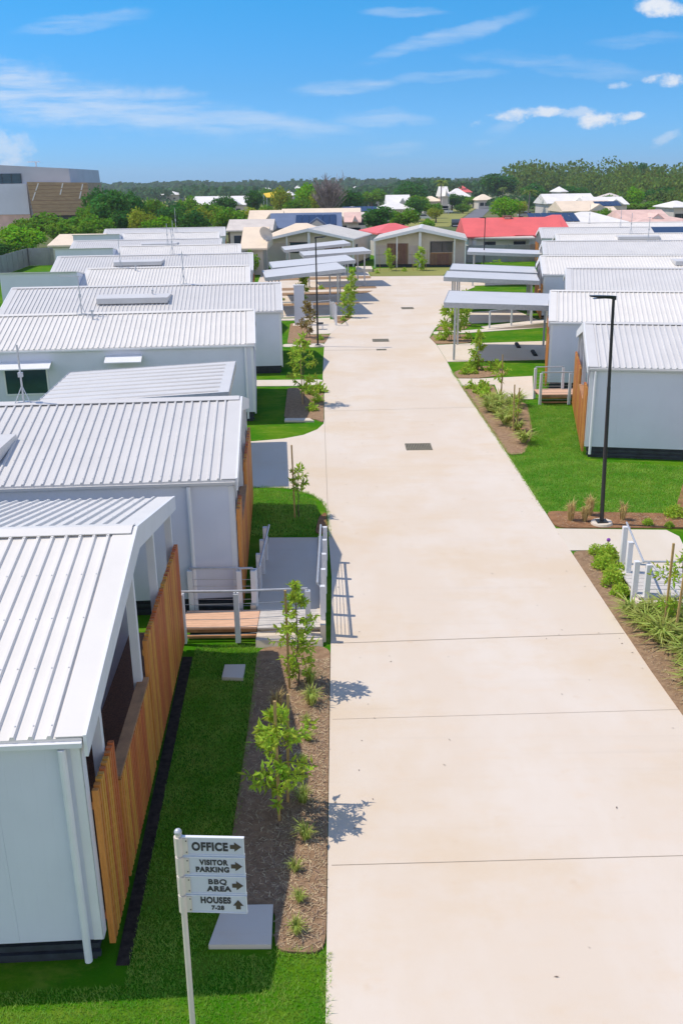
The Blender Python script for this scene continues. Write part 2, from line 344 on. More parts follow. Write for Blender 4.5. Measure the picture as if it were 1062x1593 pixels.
def sheet(name, polys, z0, z1, mt, label, cat, rounded=True):
    b = MB()
    for p in polys: b.prism(smoothpoly(p) if rounded else p, z0, z1)
    return struct(name, b, mt, label, cat)
def PX(*ps): return [G(*p) for p in ps]
sheet('path', [[(5.62, 21.45), (6.75, 21.42), (6.55, 20.7), (8.35, 20.7), (8.62, 22.3), (8.45, 22.78), (5.62, 23.0)]], -.05, .004, 'path', 'pale concrete path branching right beside the near street lamp', 'path', False)
sheet('path', [[(5.42, 41.5), (5.42, 43.2), (6.48, 43.1), (9.07, 43.55), (8.12, 38.6), (6.75, 38.6), (7.0, 41.7), (6.1, 41.75)]], -.05, .004, 'path', 'white concrete path leading to the landing of the second house on the right', 'path', False)
sheet('path', [[(5.72, 56.9), (7.9, 57.3), (13.2, 59.2), (13.2, 60.6), (8.1, 58.4), (5.8, 58)]], -.05, .004, 'path', 'narrow pale path behind the near right carport', 'path')
sheet('path', [[(-.72, 42.0), (-4.2, 42.1), (-4.2, 43.5), (-.78, 43.4)]], -.05, .004, 'path', 'short pale path crossing the left verge behind the third house', 'path')
sheet('path', [[(-.84, 52.7), (-3.2, 53.0), (-3.2, 54.0), (-.84, 54.0)]], -.05, .004, 'path', 'thin pale path at the foot of the middle left street lamp', 'path')
sheet('path', [[(-.5, 57.7), (-1.9, 57.6), (-2.1, 64), (-.3, 64.2), (.2, 62.0)]], -.05, .004, 'path', 'pale entry path with handrails near the slim grey pillar', 'path')
sheet('driveway', [[(5.52, 47.6), (11.9, 47.9), (12.3, 53.8), (7.5, 53.3), (5.52, 52.9)]], -.05, .004, 'path', 'pale concrete driveway under the nearest right carport', 'driveway', False)
sheet('driveway', [[(6.6, 61.0), (13.2, 62.2), (12.6, 68), (7.5, 66.4)]], -.05, .004, 'path', 'pale driveway under the second right carport', 'driveway', False)
sheet('driveway', [[(8.2, 68.2), (14.0, 69.6), (14, 75), (9.0, 73.6)]], -.05, .004, 'path', 'pale driveway under the third right carport', 'driveway', False)
sheet('driveway', [[(12.1, 85), (18.2, 86), (18, 91.5), (12.3, 91)]], -.05, .004, 'path', 'pale driveway under the farthest right carport', 'driveway', False)
# mulch beds
sheet('mulch_bed', [[(-1.68, 16.54), (-1.62, 13.5), (-1.58, 9.53), (-.90, 9.5), (-.87, 8.76), (-.26, 8.72), (-.26, 16.54)]], -.05, .012, 'mulch', 'brown bark mulch strip beside the driveway with staked young trees and tufts', 'garden bed')
sheet('mulch_bed', [[(-.36, 22.9), (-.42, 24.6), (-.62, 24.2), (-.70, 22.9)]], -.05, .012, 'soil', 'sliver of brown mulch along the driveway edge behind the left ramp', 'garden bed')
sheet('mulch_bed', [[(-.64, 35.0), (-.66, 37), (-.74, 41.4), (-2.35, 41.6), (-2.2, 35.8), (-1.0, 35.6)]], -.05, .012, 'mulch', 'mulched corner bed with a young tree beside the third house on the left', 'garden bed')
sheet('mulch_bed', [[(-.82, 54.1), (-.55, 57.3), (-1.9, 57.4), (-2.1, 62.5), (-3.2, 62.5), (-3.0, 54.2)]], -.05, .012, 'mulch', 'brown mulched bed around the slim grey pillar on the left', 'garden bed')
sheet('mulch_bed', [[(.1, 61.9), (.95, 65.2), (.75, 65.8), (-.4, 65.6), (-.25, 62.8)]], -.05, .012, 'mulch', 'small mulched wedge beside the left handrails, with a bushy plant', 'garden bed')
sheet('mulch_bed', [[(1.5, 72.9), (1.7, 73.9), (-6.5, 73.2), (-6.5, 71.9), (.3, 72.4)]], -.05, .012, 'mulch', 'thin mulch strip between the two nearest left carports', 'garden bed')
sheet('mulch_bed', [[(2.2, 79.9), (3.0, 82.0), (-6.5, 80.9), (-6.5, 78.6)]], -.05, .012, 'mulch', 'mulch strip behind the second left carport', 'garden bed')
sheet('mulch_bed', [[(3.4, 83.9), (3.3, 85.9), (-6.5, 85.0), (-6.5, 82.8)]], -.05, .012, 'mulch', 'mulch strip before the third left carport', 'garden bed')
sheet('mulch_bed', [[(3.2, 93.2), (3.2, 95.8), (-7.0, 94.6), (-7.0, 92.0)]], -.05, .012, 'mulch', 'mulch strip between the two farthest left carports', 'garden bed')
sheet('mulch_bed', [[(3.3, 95.4), (10.3, 95.0), (12, 101), (14, 104.6), (4.2, 104.8), (3.2, 100)]], -.05, .012, m['verge'], 'straw green planted strip before the two houses closing the driveway', 'garden bed')
sheet('mulch_bed', [[(5.61, 30.1), (6.15, 30.2), (7.0, 33), (7.7, 37.7), (7.2, 38.5), (6.7, 38.5), (6.9, 41.5), (6.1, 41.6), (5.44, 41.4)]], -.05, .012, 'mulch', 'sloping mulch bed of strappy plants and stakes in the middle of the right verge', 'garden bed')
sheet('mulch_bed', [[(5.44, 43.3), (5.46, 44.6), (6.2, 45.9), (7.9, 46.4), (8.0, 44.0), (6.5, 43.2)]], -.05, .012, 'mulch', 'mulch bed of small shrubs before the nearest right carport', 'garden bed')
sheet('mulch_bed', [[(5.5, 53.2), (7.5, 53.5), (8.0, 56.6), (5.7, 56.7), (5.38, 55.6)]], -.05, .012, 'mulch', 'mulch bed of palms behind the nearest right carport', 'garden bed')
sheet('mulch_bed', [[(6.0, 58.4), (7.8, 58.6), (8.6, 61.0), (6.6, 60.8)]], -.05, .012, 'mulch', 'small mulch bed beyond the narrow path on the right verge', 'garden bed')
sheet('mulch_bed', [[(5.64, 24.4), (9.4, 24.0), (9.4, 22.9), (5.64, 23.05)]], -.05, .012, 'soil', 'red brown soil strip around the near street lamp', 'garden bed')
sheet('mulch_bed', [[(5.64, 21.4), (6.72, 21.4), (6.1, 18.1), (9.3, 17.8), (9.0, 11), (5.85, 11), (5.70, 15.5)]], -.05, .012, 'mulch', 'wide mulch bed of strappy plants in the right foreground', 'garden bed')
sheet('mulch_bed', [[(9.15, 24.2), (9.15, 22.5), (14, 21), (14, 27.6), (11.1, 28.6)]], -.05, .008, 'soil', 'bare red soil patch at the right edge beyond the path', 'garden bed')

def slab(poly, label, zt=.05, mt='path'): return tag(MB().prism(poly, -.04, zt).build('concrete_slab', mt), label, 'slab', 'small concrete slabs in the lawns')
sheet('mulch_bed', [[(-2.72, 8.6), (-2.56, 8.6), (-2.93, 16.2), (-3.12, 16.2)]], -.05, -.008, m['shade_strip'], 'dark strip painted as shade along the foot of the nearest cedar screen', 'garden bed', False)  # dark sheet standing in for shade at the house foot, no planted bed
slab([(-1.66, 8.83), (-1.56, 9.48), (-.93, 9.48), (-.91, 8.82)], 'large square concrete slab in shade below the signpost')
slab([(-2.25, 15.28), (-2.25, 15.76), (-1.86, 15.76), (-1.86, 15.24)], 'small square concrete lid on shaded lawn before the left landing')
slab([(-2.15, 35.2), (-2.15, 35.6), (-1.2, 35.55), (-1.0, 35.12)], 'flat concrete slab at the front of the mulched corner bed')
slab([(-3.0, 61.2), (-2.1, 61.2), (-2.1, 62.3), (-3.0, 62.3)], 'square footing slab under the slim grey pillar', .03)

def drain(poly, label, n):
    t = thing('drain_grate', label, 'drain', group='iron drain grates in the driveway')
    xs = [p[0] for p in poly]; ys = [p[1] for p in poly]; x0, x1, y0, y1 = min(xs), max(xs), min(ys), max(ys)
    MB().box((x0, y0, 0), (x1, y1, .006)).build('frame', 'gap', t)
    b = MB(); k = (x1 - x0) / n
    for i in range(n): b.box((x0 + k * i + k * .25, y0 + .03, .006), (x0 + k * (i + .8), y1 - .03, .018))
    b.box((x0, y0, .006), (x1, y0 + .03, .018)); b.box((x0, y1 - .03, .006), (x1, y1, .018)); b.build('bars', 'grate', t)
drain([(2.25, 30.85), (3.15, 31.7)], 'nearest and largest drain grate in the middle of the driveway', 16)
drain([(1.95, 54.3), (2.9, 55.3)], 'middle drain grate, beyond the slot drain', 16)
drain([(4.6, 69.1), (5.5, 70.2)], 'farthest drain grate, level with the right carports', 12)
drain([(2.05, 51.35), (2.6, 51.75)], 'narrow slot drain at the end of a driveway joint', 8)

# ------------------------------------------------------------------ houses of the estate
def roofmesh(L, W, ev, rg, x0=-.05, x1=.05, oh=.05, sp=.195, rib=.036, flash=.34, screws=False):
    """two ribbed slopes; ridge along x. returns roof, ridge cap, barge, gutters"""
    H = W / 2; sl = (rg - ev) / H; b = MB(); xa, xb = x0, L + x1; th = .05
    for (ya, za, yb, zb) in ((-oh, ev - sl * oh, H, rg), (W + oh, ev - sl * oh, H, rg)):
        b.hexa([(xa, ya, za), (xb, ya, za), (xb, yb, zb), (xa, yb, zb)], [(xa, ya, za + th), (xb, ya, za + th), (xb, yb, zb + th), (xa, yb, zb + th)])
        sg = 1 if yb > ya else -1; yk = yb - sg * .16; zk = zb - sl * .16
        n = int((xb - xa - 2 * flash) / sp)
        for i in range(n + 1):
            x = xa + flash + i * sp; za_, zk_ = za + th, zk + th
            b.add([(x - .034, ya, za_ - .003), (x + .034, ya, za_ - .003), (x + .018, ya, za_ + rib), (x - .018, ya, za_ + rib), (x - .034, yk, zk_ - .003), (x + .034, yk, zk_ - .003), (x + .018, yk, zk_ + rib), (x - .018, yk, zk_ + rib)],
                  [(0, 1, 2, 3), (1, 5, 6, 2), (3, 2, 6, 7), (0, 3, 7, 4)])
            if screws:
                b.k = 1
                for q in range(5):
                    f = .04 + .235 * q; y = ya + (yk - ya) * f; z = za_ + (zk_ - za_) * f + rib
                    b.box((x - .007, y - .007, z - .002), (x + .007, y + .007, z + .006))
                b.k = 0
    cap = MB(); zr = rg + th
    for s_ in (-1, 1):
        cap.hexa([(xa + .02, H, zr + .034), (xb - .02, H, zr + .034), (xb - .02, H + s_ * .2, zr + .034 - sl * .2), (xa + .02, H + s_ * .2, zr + .034 - sl * .2)],
                 [(xa + .02, H, zr + .046), (xb - .02, H, zr + .046), (xb - .02, H + s_ * .2, zr + .046 - sl * .2), (xa + .02, H + s_ * .2, zr + .046 - sl * .2)])
        for (p, q) in ((xa - .012, xa + flash - .06), (xb - flash + .06, xb + .012)):       # plain flashing strip at each gable end
            y1 = H + s_ * (H + oh)
            cap.hexa([(p, H, zr + .012), (q, H, zr + .012), (q, y1, zr + .012 - sl * (H + oh)), (p, y1, zr + .012 - sl * (H + oh))],
                     [(p, H, zr + .022), (q, H, zr + .022), (q, y1, zr + .022 - sl * (H + oh)), (p, y1, zr + .022 - sl * (H + oh))])
    bars = []; d = .26
    for xx in ((xa - .05, xa - .012), (xb + .012, xb + .05)):
        bar = MB(); bars.append(bar)
        for s_ in (-1, 1):
            y1 = H + s_ * (H + oh); z1 = ev - sl * oh
            bar.hexa([(xx[0], H, rg - d), (xx[1], H, rg - d), (xx[1], y1, z1 - d * .7), (xx[0], y1, z1 - d * .7)], [(xx[0], H, zr + .03), (xx[1], H, zr + .03), (xx[1], y1, z1 + th + .03), (xx[0], y1, z1 + th + .03)])
    guts = []; z1 = ev - sl * oh
    for y in (-oh, W + oh):
        gut = MB(); guts.append(gut)
        o = -1 if y < 0 else 1; ya, yb = sorted((y - o * .02, y + o * .05))
        gut.box((xa + .0, ya, z1 - .045), (xb, yb, z1 + .012))
    return b, cap, bars, guts
def awning_window(b_fr, b_gl, b_hood, x0, x1, z0, z1, y, hood=True):
    b_fr.box((x0 - .05, y - .03, z0 - .05), (x1 + .05, y - .002, z0)); b_fr.box((x0 - .05, y - .03, z1), (x1 + .05, y - .002, z1 + .05))
    b_fr.box((x0 - .05, y - .03, z0), (x0, y - .002, z1)); b_fr.box((x1, y - .03, z0), (x1 + .05, y - .002, z1))
    b_gl.box((x0, y - .015, z0), (x1, y - .001, z1))
def house(label, s, loc, rot, L, kind, detail=2, W=8.0, ev=2.95, rg=3.82, group=None, screen=True, win=(), wing=None, solar=(), rack=None, ant=None, vent=None, pipe=(.45,), flip=False):
    t = thing('estate_house', label, 'house', (loc[0], loc[1], 0), R(rot), group)
    rm = 'roof_white' if kind == 'w' else 'roof_grey'
    def B(b, name, mt, par=t, **k):
        if s > 0: b.mirror()                  # left houses run towards -x from their front
        return b.build(name, mt, par, **k)
    V = .95 if detail == 2 else 1.6; H = W / 2; z0 = .36; sl = (rg - ev) / H; top = lambda y: (ev + sl * (H - abs(y - H))) - .012
    b = MB(); pent = [(V, 0, z0), (V, W, z0), (V, W, top(W)), (V, H, top(H)), (V, 0, top(0))]; b.extr(pent, (L - V, 0, 0))
    b.box((0, 0, z0), (V - .002, .14, top(0)))
    if detail < 2: b.box((0, W - .14, z0), (V - .002, W, top(0)))
    B(b, 'wall', 'wall')
    b = MB(); b.box((.12, .10, -.03), (L - .1, W - .1, z0 - .003))
    if detail == 2:
        for z in (.06, .19): b.box((.06, .05, z), (L - .06, .098, z + .07))
    B(b, 'plinth', 'dark')
    if detail: B(MB().box((.06, .141, z0), (V - .003, W - .16, z0 + .06)), 'deck', 'brown')
    rb, cap, bars, guts = roofmesh(L, W, ev, rg, screws=detail == 2)
    ro = B(rb, 'roof', [rm, 'galv']); B(cap, 'ridge_cap', rm, ro); 
    for q in bars: B(q, 'barge_board', 'white', ro)
    for q in guts: B(q, 'gutter', 'white' if kind == 'w' else rm, ro)
    B(MB().box((-.012, -.006, z0), (.10, -.002, top(0) - .1)).box((-.014, -.006, z0), (-.002, .15, top(0) - .1)), 'corner_trim', 'white')
    if detail:
        for y in (.98, 3.72, 5.75, W - .15):
            B(MB().box((-.015, y - .055, z0), (.11, y + .055, top(y) - .02)), 'post', 'white')
        if screen:
            for (ya, yb, zt) in ((.16, 1.2, 2.28), (1.3, 3.80, 1.62), (3.90, W - .02, 2.22)):
                q = MB(); y = ya
                while y < yb - .04:
                    q.box((-.10, y, .14), (-.03, y + .056, zt + rnd.uniform(-.012, .012))); y += .104
                q.box((-.028, ya, .5), (-.017, yb, .6)).box((-.028, ya, zt - .25), (-.017, yb, zt - .15))
                B(q, 'slat_screen', 'timber')
            B(MB().box((-.10, 1.3, 1.635), (.06, 3.80, 1.67)), 'rail_cap', 'timber_cap')
        else: B(MB().box((-.02, .16, z0 - .1), (.04, W - .1, 2.3)), 'front_panel', 'wall')
        g = MB().box((V - .03, 1.5, z0 + .06), (V - .004, 4.6, 2.35)); sd = B(g, 'sliding_door', 'glass')
        B(MB().box((V - .05, 1.42, z0 + .06), (V - .002, 1.5, 2.42)).box((V - .05, 4.6, z0 + .06), (V - .002, 4.68, 2.42)).box((V - .05, 1.5, 2.35), (V - .002, 4.6, 2.42)).box((V - .05, 3.02, z0 + .06), (V - .032, 3.08, 2.35)), 'frame', 'white', sd)
        for xp in pipe:
            q = MB(); q.tube((xp, -.075, .12), (xp, -.075, ev - .08), .045, n=10); B(q, 'downpipe', 'white', smooth=False)
    for (xa, xb, za, zb, hood) in win:
        if zb > za:
            gl = MB().box((xa, -.02, za), (xb, -.003, zb)); wo = B(gl, 'window', 'tealglass')
            B(MB().box((xa - .06, -.035, za - .06), (xb + .06, -.003, za)).box((xa - .06, -.035, zb), (xb + .06, -.003, zb + .05)).box((xa - .06, -.035, za), (xa, -.003, zb)).box((xb, -.035, za), (xb + .06, -.003, zb)), 'frame', 'white', wo)
        if hood:
            zz = max(zb, za); B(MB().hexa([(xa - .25, -.005, zz + .16), (xb + .25, -.005, zz + .16), (xb + .25, -.55, zz - .02), (xa - .25, -.55, zz - .02)], [(xa - .25, -.005, zz + .2), (xb + .25, -.005, zz + .2), (xb + .25, -.55, zz + .02), (xa - .25, -.55, zz + .02)]), 'window_hood', 'white')
    if wing:
        wl, wz = wing
        q = MB().hexa([(L + .12, .02, z0), (L + wl, .02, z0), (L + wl, W - 1, z0), (L + .12, W - 1, z0)], [(L + .12, .02, wz), (L + wl, .02, wz), (L + wl, W - 1, wz - .7), (L + .12, W - 1, wz - .7)]); B(q, 'rear_wing', 'wall')
        B(MB().hexa([(L + .1, -.1, wz + .02), (L + wl + .1, -.1, wz + .02), (L + wl + .1, W - .9, wz - .69), (L + .1, W - .9, wz - .69)], [(L + .1, -.1, wz + .07), (L + wl + .1, -.1, wz + .07), (L + wl + .1, W - .9, wz - .64), (L + .1, W - .9, wz - .64)]), 'wing_roof', rm)
    for (xa, xb, ya, yb) in solar:            # panels lying flush on the near slope
        zf = lambda y: ev + sl * y + .05
        B(MB().hexa([(xa, ya, zf(ya) + .05), (xb, ya, zf(ya) + .05), (xb, yb, zf(yb) + .05), (xa, yb, zf(yb) + .05)], [(xa, ya, zf(ya) + .09), (xb, ya, zf(ya) + .09), (xb, yb, zf(yb) + .09), (xa, yb, zf(yb) + .09)]), 'solar_panel', 'solar', ro)
    if rack:                                  # panel on a tilted rack, its pale back to the street end
        xa, xb, yc = rack; z = ev + sl * (H - abs(yc - H)) + .07
        q = MB(); q.hexa([(xa + .12, yc - .5, z - .09), (xb - .12, yc - .5, z - .09), (xb, yc + .62, z + .12), (xa, yc + .62, z + .12)], [(xa + .12, yc - .5, z + .17), (xb - .12, yc - .5, z + .17), (xb, yc + .62, z + .25), (xa, yc + .62, z + .25)])
        rk = B(q, 'solar_panel', 'roof_grey', ro)
        q = MB()
        for k in (.12, .5, .88):
            x = xa + (xb - xa) * k; q.box((x - .02, yc - .46, z - .16), (x + .02, yc - .42, z - .095)).box((x - .02, yc + .46, z - .04), (x + .02, yc + .5, z + .10))
        B(q, 'rack', 'galv', ro)
    for a in ([ant] if isinstance(ant, tuple) else (ant or [])):
        x, y, h, sty = a; z = ev + sl * (H - abs(y - H)) + .06; q = MB()
        q.tube((x, y, z - .04), (x, y, z + h), .022, n=6); q.box((x - .12, y - .08, z - .03), (x + .12, y + .08, z + .03)); q.tube((x, y, z + h * .3), (x - .18, y - .1, z), .012, n=5); q.tube((x, y, z + h * .3), (x + .18, y - .1, z), .012, n=5)
        q.box((x - .05, y - .05, z + h * .45), (x + .05, y + .05, z + h * .53))
        if sty:
            q.tube((x - .15, y, z + h - .03), (x + .75, y, z + h + .02), .014, n=5)
            for k in range(7): q.tube((x - .1 + k * .13, y - .26 + k * .02, z + h), (x - .1 + k * .13, y + .26 - k * .02, z + h), .007, n=4)
        B(q, 'antenna', 'galv', ro)
    if vent:
        for (x, y) in vent:
            z = ev + sl * (H - abs(y - H)) + .05; B(MB().tube((x, y, z - .03), (x, y, z + .32), .035, n=7).tube((x, y, z + .28), (x, y, z + .36), .06, n=7), 'vent_pipe', 'galv', ro)
    return t
LG = 'white and grey roofed houses along the left of the driveway'; RG_ = 'white and grey roofed houses along the right of the driveway'
house('nearest white roofed house at bottom left with a cedar slat balcony screen', 1, (-2.84, 8.62), 2.7, 11, 'w', group=LG, ev=3.06, rg=3.93, pipe=(.17,))
house('second house on the left, broad pale grey ribbed roof just behind the landing', 1, (-2.20, 18.15), 3.3, 13.5, 'g', group=LG, W=7.4, pipe=(.9,), rack=(4.75, 8.0, 1.3), solar=[(5.4, 9.0, -.02, .28)], ant=(5.0, 3.7, 1.35, 0))
house('third house on the left, white roof, two white window hoods on its wall', 1, (-3.25, 35.4), 4.6, 11, 'w', group=LG, screen=False, W=6.4, win=((7.75, 9.25, 1.35, 2.35, True), (4.4, 5.25, 2.5, 2.5, True)), wing=(4.5, 3.8), ant=(6.8, 3.1, 1.5, 1), vent=[(6.3, 2.6)], pipe=(.3,))
house('fourth house on the left, long pale grey roof with a panel rack, nearest driveway', 1, (-2.75, 45.2), 4.0, 13.2, 'g', group=LG, screen=False, W=6.8, rg=3.92, rack=(5.3, 8.9, 1.5), ant=(4.8, 3.4, 1.6, 0), vent=[(6.2, 1.9)], pipe=())
house('fifth house on the left, white roof with a flat blue grey rear wing', 1, (-5.4, 57.8), 4.4, 10, 'w', group=LG, W=6.6, detail=1, wing=(4.6, 3.92), ant=(8.0, 3.3, 1.7, 0), vent=[(7.0, 2.7)], pipe=())
house('sixth house on the left, pale grey roof with a panel rack, behind the fifth', 1, (-6.1, 68.2), 4.4, 14, 'g', group=LG, W=6.8, detail=1, rg=3.9, rack=(6.3, 9.9, 1.6), ant=(5.8, 3.4, 1.8, 1), pipe=())
house('seventh house on the left, white roof whose rear wing meets the back fence', 1, (-8.2, 81.0), 5, 10.3, 'w', group=LG, screen=False, W=7, detail=1, wing=(4.8, 3.9), ant=(6.2, 3.5, 1.8, 0), pipe=())
house('eighth house on the left, pale grey roof just behind the seventh, beside the cream roof', 1, (-11.1, 91.2), 4, 14.0, 'g', group=LG, W=7, detail=1, ant=(4.6, 3.5, 1.7, 0), rack=(4, 7.5, 1.6), pipe=())
house('ninth house on the left, second farthest, white roof with antennas and a rear wing', 1, (-12.9, 105.5), 6, 10.4, 'w', group=LG, W=7, detail=1, wing=(5, 3.9), ant=(4.7, 3.5, 2.6, 0), pipe=())
house('farthest pale grey roof of the left row, against the dark green trees', 1, (-13.6, 117.5), 6, 14.5, 'g', group=LG, W=7.5, detail=1, pipe=())

house('nearest house on the right, grey roof, behind the near street lamp', -1, (8.05, 29.75), -11, 13, 'g', group=RG_, W=7.6, pipe=(.16,), ant=(6.6, 3.8, 1.2, 0))
house('second house on the right, white roof, cedar front beside a landing with cable rails', -1, (9.05, 40.3), -12, 13, 'w', group=RG_, W=7.6, rack=(7.3, 10.5, 2.2), ant=(9.3, 3.2, 1.8, 1), pipe=(1.9,))
house('third house on the right, grey roof, set back behind the second', -1, (12.55, 52.3), -12, 14, 'g', group=RG_, W=7.4, detail=1, ant=(7.9, 3.7, 2.0, 0), pipe=())
house('fourth house on the right, white roof with a panel rack, right of the carports', -1, (13.3, 62.0), -8, 14, 'w', group=RG_, W=7.4, detail=1, rack=(8.3, 13.1, 2.0), ant=(13.2, 3.2, 1.9, 1), pipe=())
house('fifth house on the right, grey roof with dark blue panels at its right end', -1, (16.9, 79.0), -9, 17, 'g', group=RG_, W=7.6, detail=1, solar=[(12.4, 17, .3, 3.6)], ant=(8.6, 3.6, 1.9, 1), pipe=())
house('sixth house on the right, thin white roof band before the blue solar panels', -1, (20.6, 90.6), -8, 18, 'w', group=RG_, W=7.2, detail=1, rack=(5.5, 9.5, 2.0), ant=(7.0, 3.4, 1.9, 0), pipe=())
house('seventh house on the right, grey roof with a long row of blue solar panels', -1, (21.8, 103.5), -7, 19, 'g', group=RG_, W=8, detail=1, solar=[(11.8, 19, .3, 3.6)], ant=(8.6, 3.8, 2.1, 0), pipe=())
house('farthest white roof of the right row, below the pinkish tiled roofs', -1, (25.2, 115.8), -7, 20, 'w', group=RG_, W=8, detail=1, ant=(5.0, 3.6, 2.2, 0), pipe=())

def gable_front(label, loc, rot, W, L, kind):       # the two houses that close the driveway, gable to the viewer
    t = thing('estate_house', label, 'house', (loc[0], loc[1], 0), R(rot), 'two gabled houses closing the far end of the driveway')
    ev, rg, H, z0 = 2.95, 4.05, W / 2, .3; sl = (rg - ev) / H; top = lambda y: (ev + sl * (H - abs(y - H))) - .012; V = .7
    def B(b, n, mt, par=t): return b.mirror().build(n, mt, par)
    pent = [(V, .1, z0), (V, W - .1, z0), (V, W - .1, top(0)), (V, H, top(H)), (V, .1, top(0))]
    B(MB().extr(pent, (L - V, 0, 0)), 'wall', 'wall_beige')
    B(MB().box((V + .05, .15, -.03), (L, W - .15, z0 - .004)), 'plinth', 'dark')
    rb, cap, bars, guts = roofmesh(L, W, ev, rg, sp=.39, x0=-.25); ro = B(rb, 'roof', 'roof_white'); B(cap, 'ridge_cap', 'roof_white', ro); 
    for q in bars: B(q, 'barge_board', 'white', ro)
    for q in guts: B(q, 'gutter', 'white', ro)
    for y in (.08, W * .25, H, W * .875, W - .08):
        d = .14 if y == H else .07
        B(MB().box((-.02, y - d, 0), (.12, y + d, top(y) - .05)), 'post', 'white')
    def slats(ya, yb, za, zb, n):
        q = MB(); y = ya
        while y < yb - .05: q.box((V - .06, y, za), (V - .004, y + .085, zb)); y += .11
        return B(q, n, 'brown')
    if kind == 'a':
        slats(W * .14, W * .37, z0, 2.5, 'slat_door'); slats(W * .61, W * .855, z0 - .1, 1.42, 'slat_panel')
        B(MB().box((V - .09, W * .61, 1.425), (V - .004, W * .855, 1.49)), 'rail_cap', 'timber_cap')
        w_ = B(MB().box((V - .05, W * .625, 1.55), (V - .004, W * .855, 2.62)), 'window', 'glass')
        B(MB().box((V - .07, W * .61, 2.62), (V - .004, W * .87, 2.68)).box((V - .07, W * .61, 1.495), (V - .004, W * .625, 2.62)).box((V - .07, W * .735, 1.55), (V - .052, W * .745, 2.62)), 'frame', 'black', w_)
        B(MB().box((V - .03, .15, z0), (V - .005, W * .135, 2.3)), 'cladding_panel', 'wall_warm'); B(MB().box((V - .03, W * .885, z0), (V - .005, W - .15, 2.75)), 'cladding_panel', 'wall_warm')
        B(MB().box((V - .03, W * .38, z0), (V - .005, W * .475, 2.25)), 'cladding_panel', 'wall_warm')
        B(MB().box((V - .034, .15, 1.28), (V - .031, W * .135, 1.31)).box((V - .034, W * .38, 1.28), (V - .031, W * .475, 1.31)), 'panel_joint', 'dark')
    else:
        w_ = B(MB().box((V - .05, W * .27, 1.5), (V - .004, W * .48, 2.55)), 'window', 'tealglass')
        B(MB().box((V - .07, W * .26, 2.55), (V - .004, W * .49, 2.61)).box((V - .07, W * .26, 1.44), (V - .004, W * .49, 1.5)), 'frame', 'black', w_)
        B(MB().box((V - .03, .15, z0), (V - .005, W * .22, 2.5)), 'cladding_panel', 'wall_warm'); slats(W * .66, W * .86, 1.5, 2.45, 'slat_panel')
    q = MB().box((1.5, W - .085, 1.2), (2.6, W - .06, 2.3)); B(q, 'window', 'glass')
    return t
gable_front('gabled house with brown slatted doors and dark window closing the driveway', (3.95, 105.6), -96, 9.95, 10, 'a')
gable_front('white gabled house behind the left carports, with teal window under its gable', (-8.2, 109.3), -102, 10.2, 11, 'b')

# ------------------------------------------------------------------ carports
def carport(label, corner, rot, s, Lx, Ly, zt_road, zt_house, group, posts=2, sp=.0, rib=False):
    # corner = near corner at the road end; roof runs Lx away from the road (s = -1: towards -x) and Ly in depth
    t = thing('carport', label, 'carport', (corner[0], corner[1], 0), R(rot), group); X = s * Lx
    def zt(x): return zt_road + (zt_house - zt_road) * abs(x) / Lx
    q = MB(); q.hexa([(0, 0, zt(0) - .05), (X, 0, zt(X) - .05), (X, Ly, zt(X) - .05), (0, Ly, zt(0) - .05)], [(0, 0, zt(0)), (X, 0, zt(X)), (X, Ly, zt(X)), (0, Ly, zt(0))])
    if rib:
        y = .25
        while y < Ly - .1:
            q.add([(s * .3, y - .025, zt(0) - .004), (s * .3, y + .025, zt(0) - .004), (s * .3, y, zt(0) + .03), (X, y - .025, zt(X) - .004), (X, y + .025, zt(X) - .004), (X, y, zt(X) + .03)], [(0, 1, 2), (1, 4, 5, 2), (0, 2, 5, 3)]); y += rib
    ro = q.build('roof', 'roof_grey', t)
    q = MB(); e = .022
    for (a, b) in (((-e * s, -e), (X + e * s, -e)), ((-e * s, Ly + e), (X + e * s, Ly + e))):
        y0, y1 = (a[1], a[1] + e - .003) if a[1] < 0 else (a[1] - e + .003, a[1])
        q.hexa([(a[0], y0, zt(0) - .24), (b[0], y0, zt(X) - .24), (b[0], y1, zt(X) - .24), (a[0], y1, zt(0) - .24)], [(a[0], y0, zt(0) + .02), (b[0], y0, zt(X) + .02), (b[0], y1, zt(X) + .02), (a[0], y1, zt(0) + .02)])
    for x in (0, X):
        x0, x1 = sorted((x + (-s if x == 0 else s) * .004, x + (-s if x == 0 else s) * e))
        q.box((x0, 0, zt(x) - .24), (x1, Ly, zt(x) + .02))
    q.build('fascia', 'galv', ro)
    for px_ in (s * .55, X - s * .45):
        for y in (.35, Ly - .35): MB().box((px_ - .055, y - .055, -.02), (px_ + .055, y + .055, zt(px_) - .055)).build('post', 'galv', t)
    q = MB()
    for y in (.35, Ly - .35): q.hexa([(s * .1, y - .04, zt(0) - .2), (X - s * .1, y - .04, zt(X) - .2), (X - s * .1, y + .04, zt(X) - .2), (s * .1, y + .04, zt(0) - .2)], [(s * .1, y - .04, zt(0) - .054), (X - s * .1, y - .04, zt(X) - .054), (X - s * .1, y + .04, zt(X) - .054), (s * .1, y + .04, zt(0) - .054)])
    q.build('beam', 'galv', t)
    return t
CL = 'flat roofed carports on the left'; CRG = 'flat roofed carports on the right'
carport('flat ribbed carport roof between the second and third houses on the left', (-3.3, 27.3), 3.6, -1, 5.7, 5.2, 2.85, 2.6, CL, rib=.62)
carport('nearest of the far left carports, directly behind the tall left street lamp', (.55, 66.9), 6.5, -1, 5.6, 6.0, 3.1, 2.62, CL)
carport('second of the far left carports, above and behind the one beside the lamp', (1.35, 74.6), 6.5, -1, 6.4, 6.2, 3.1, 2.65, CL)
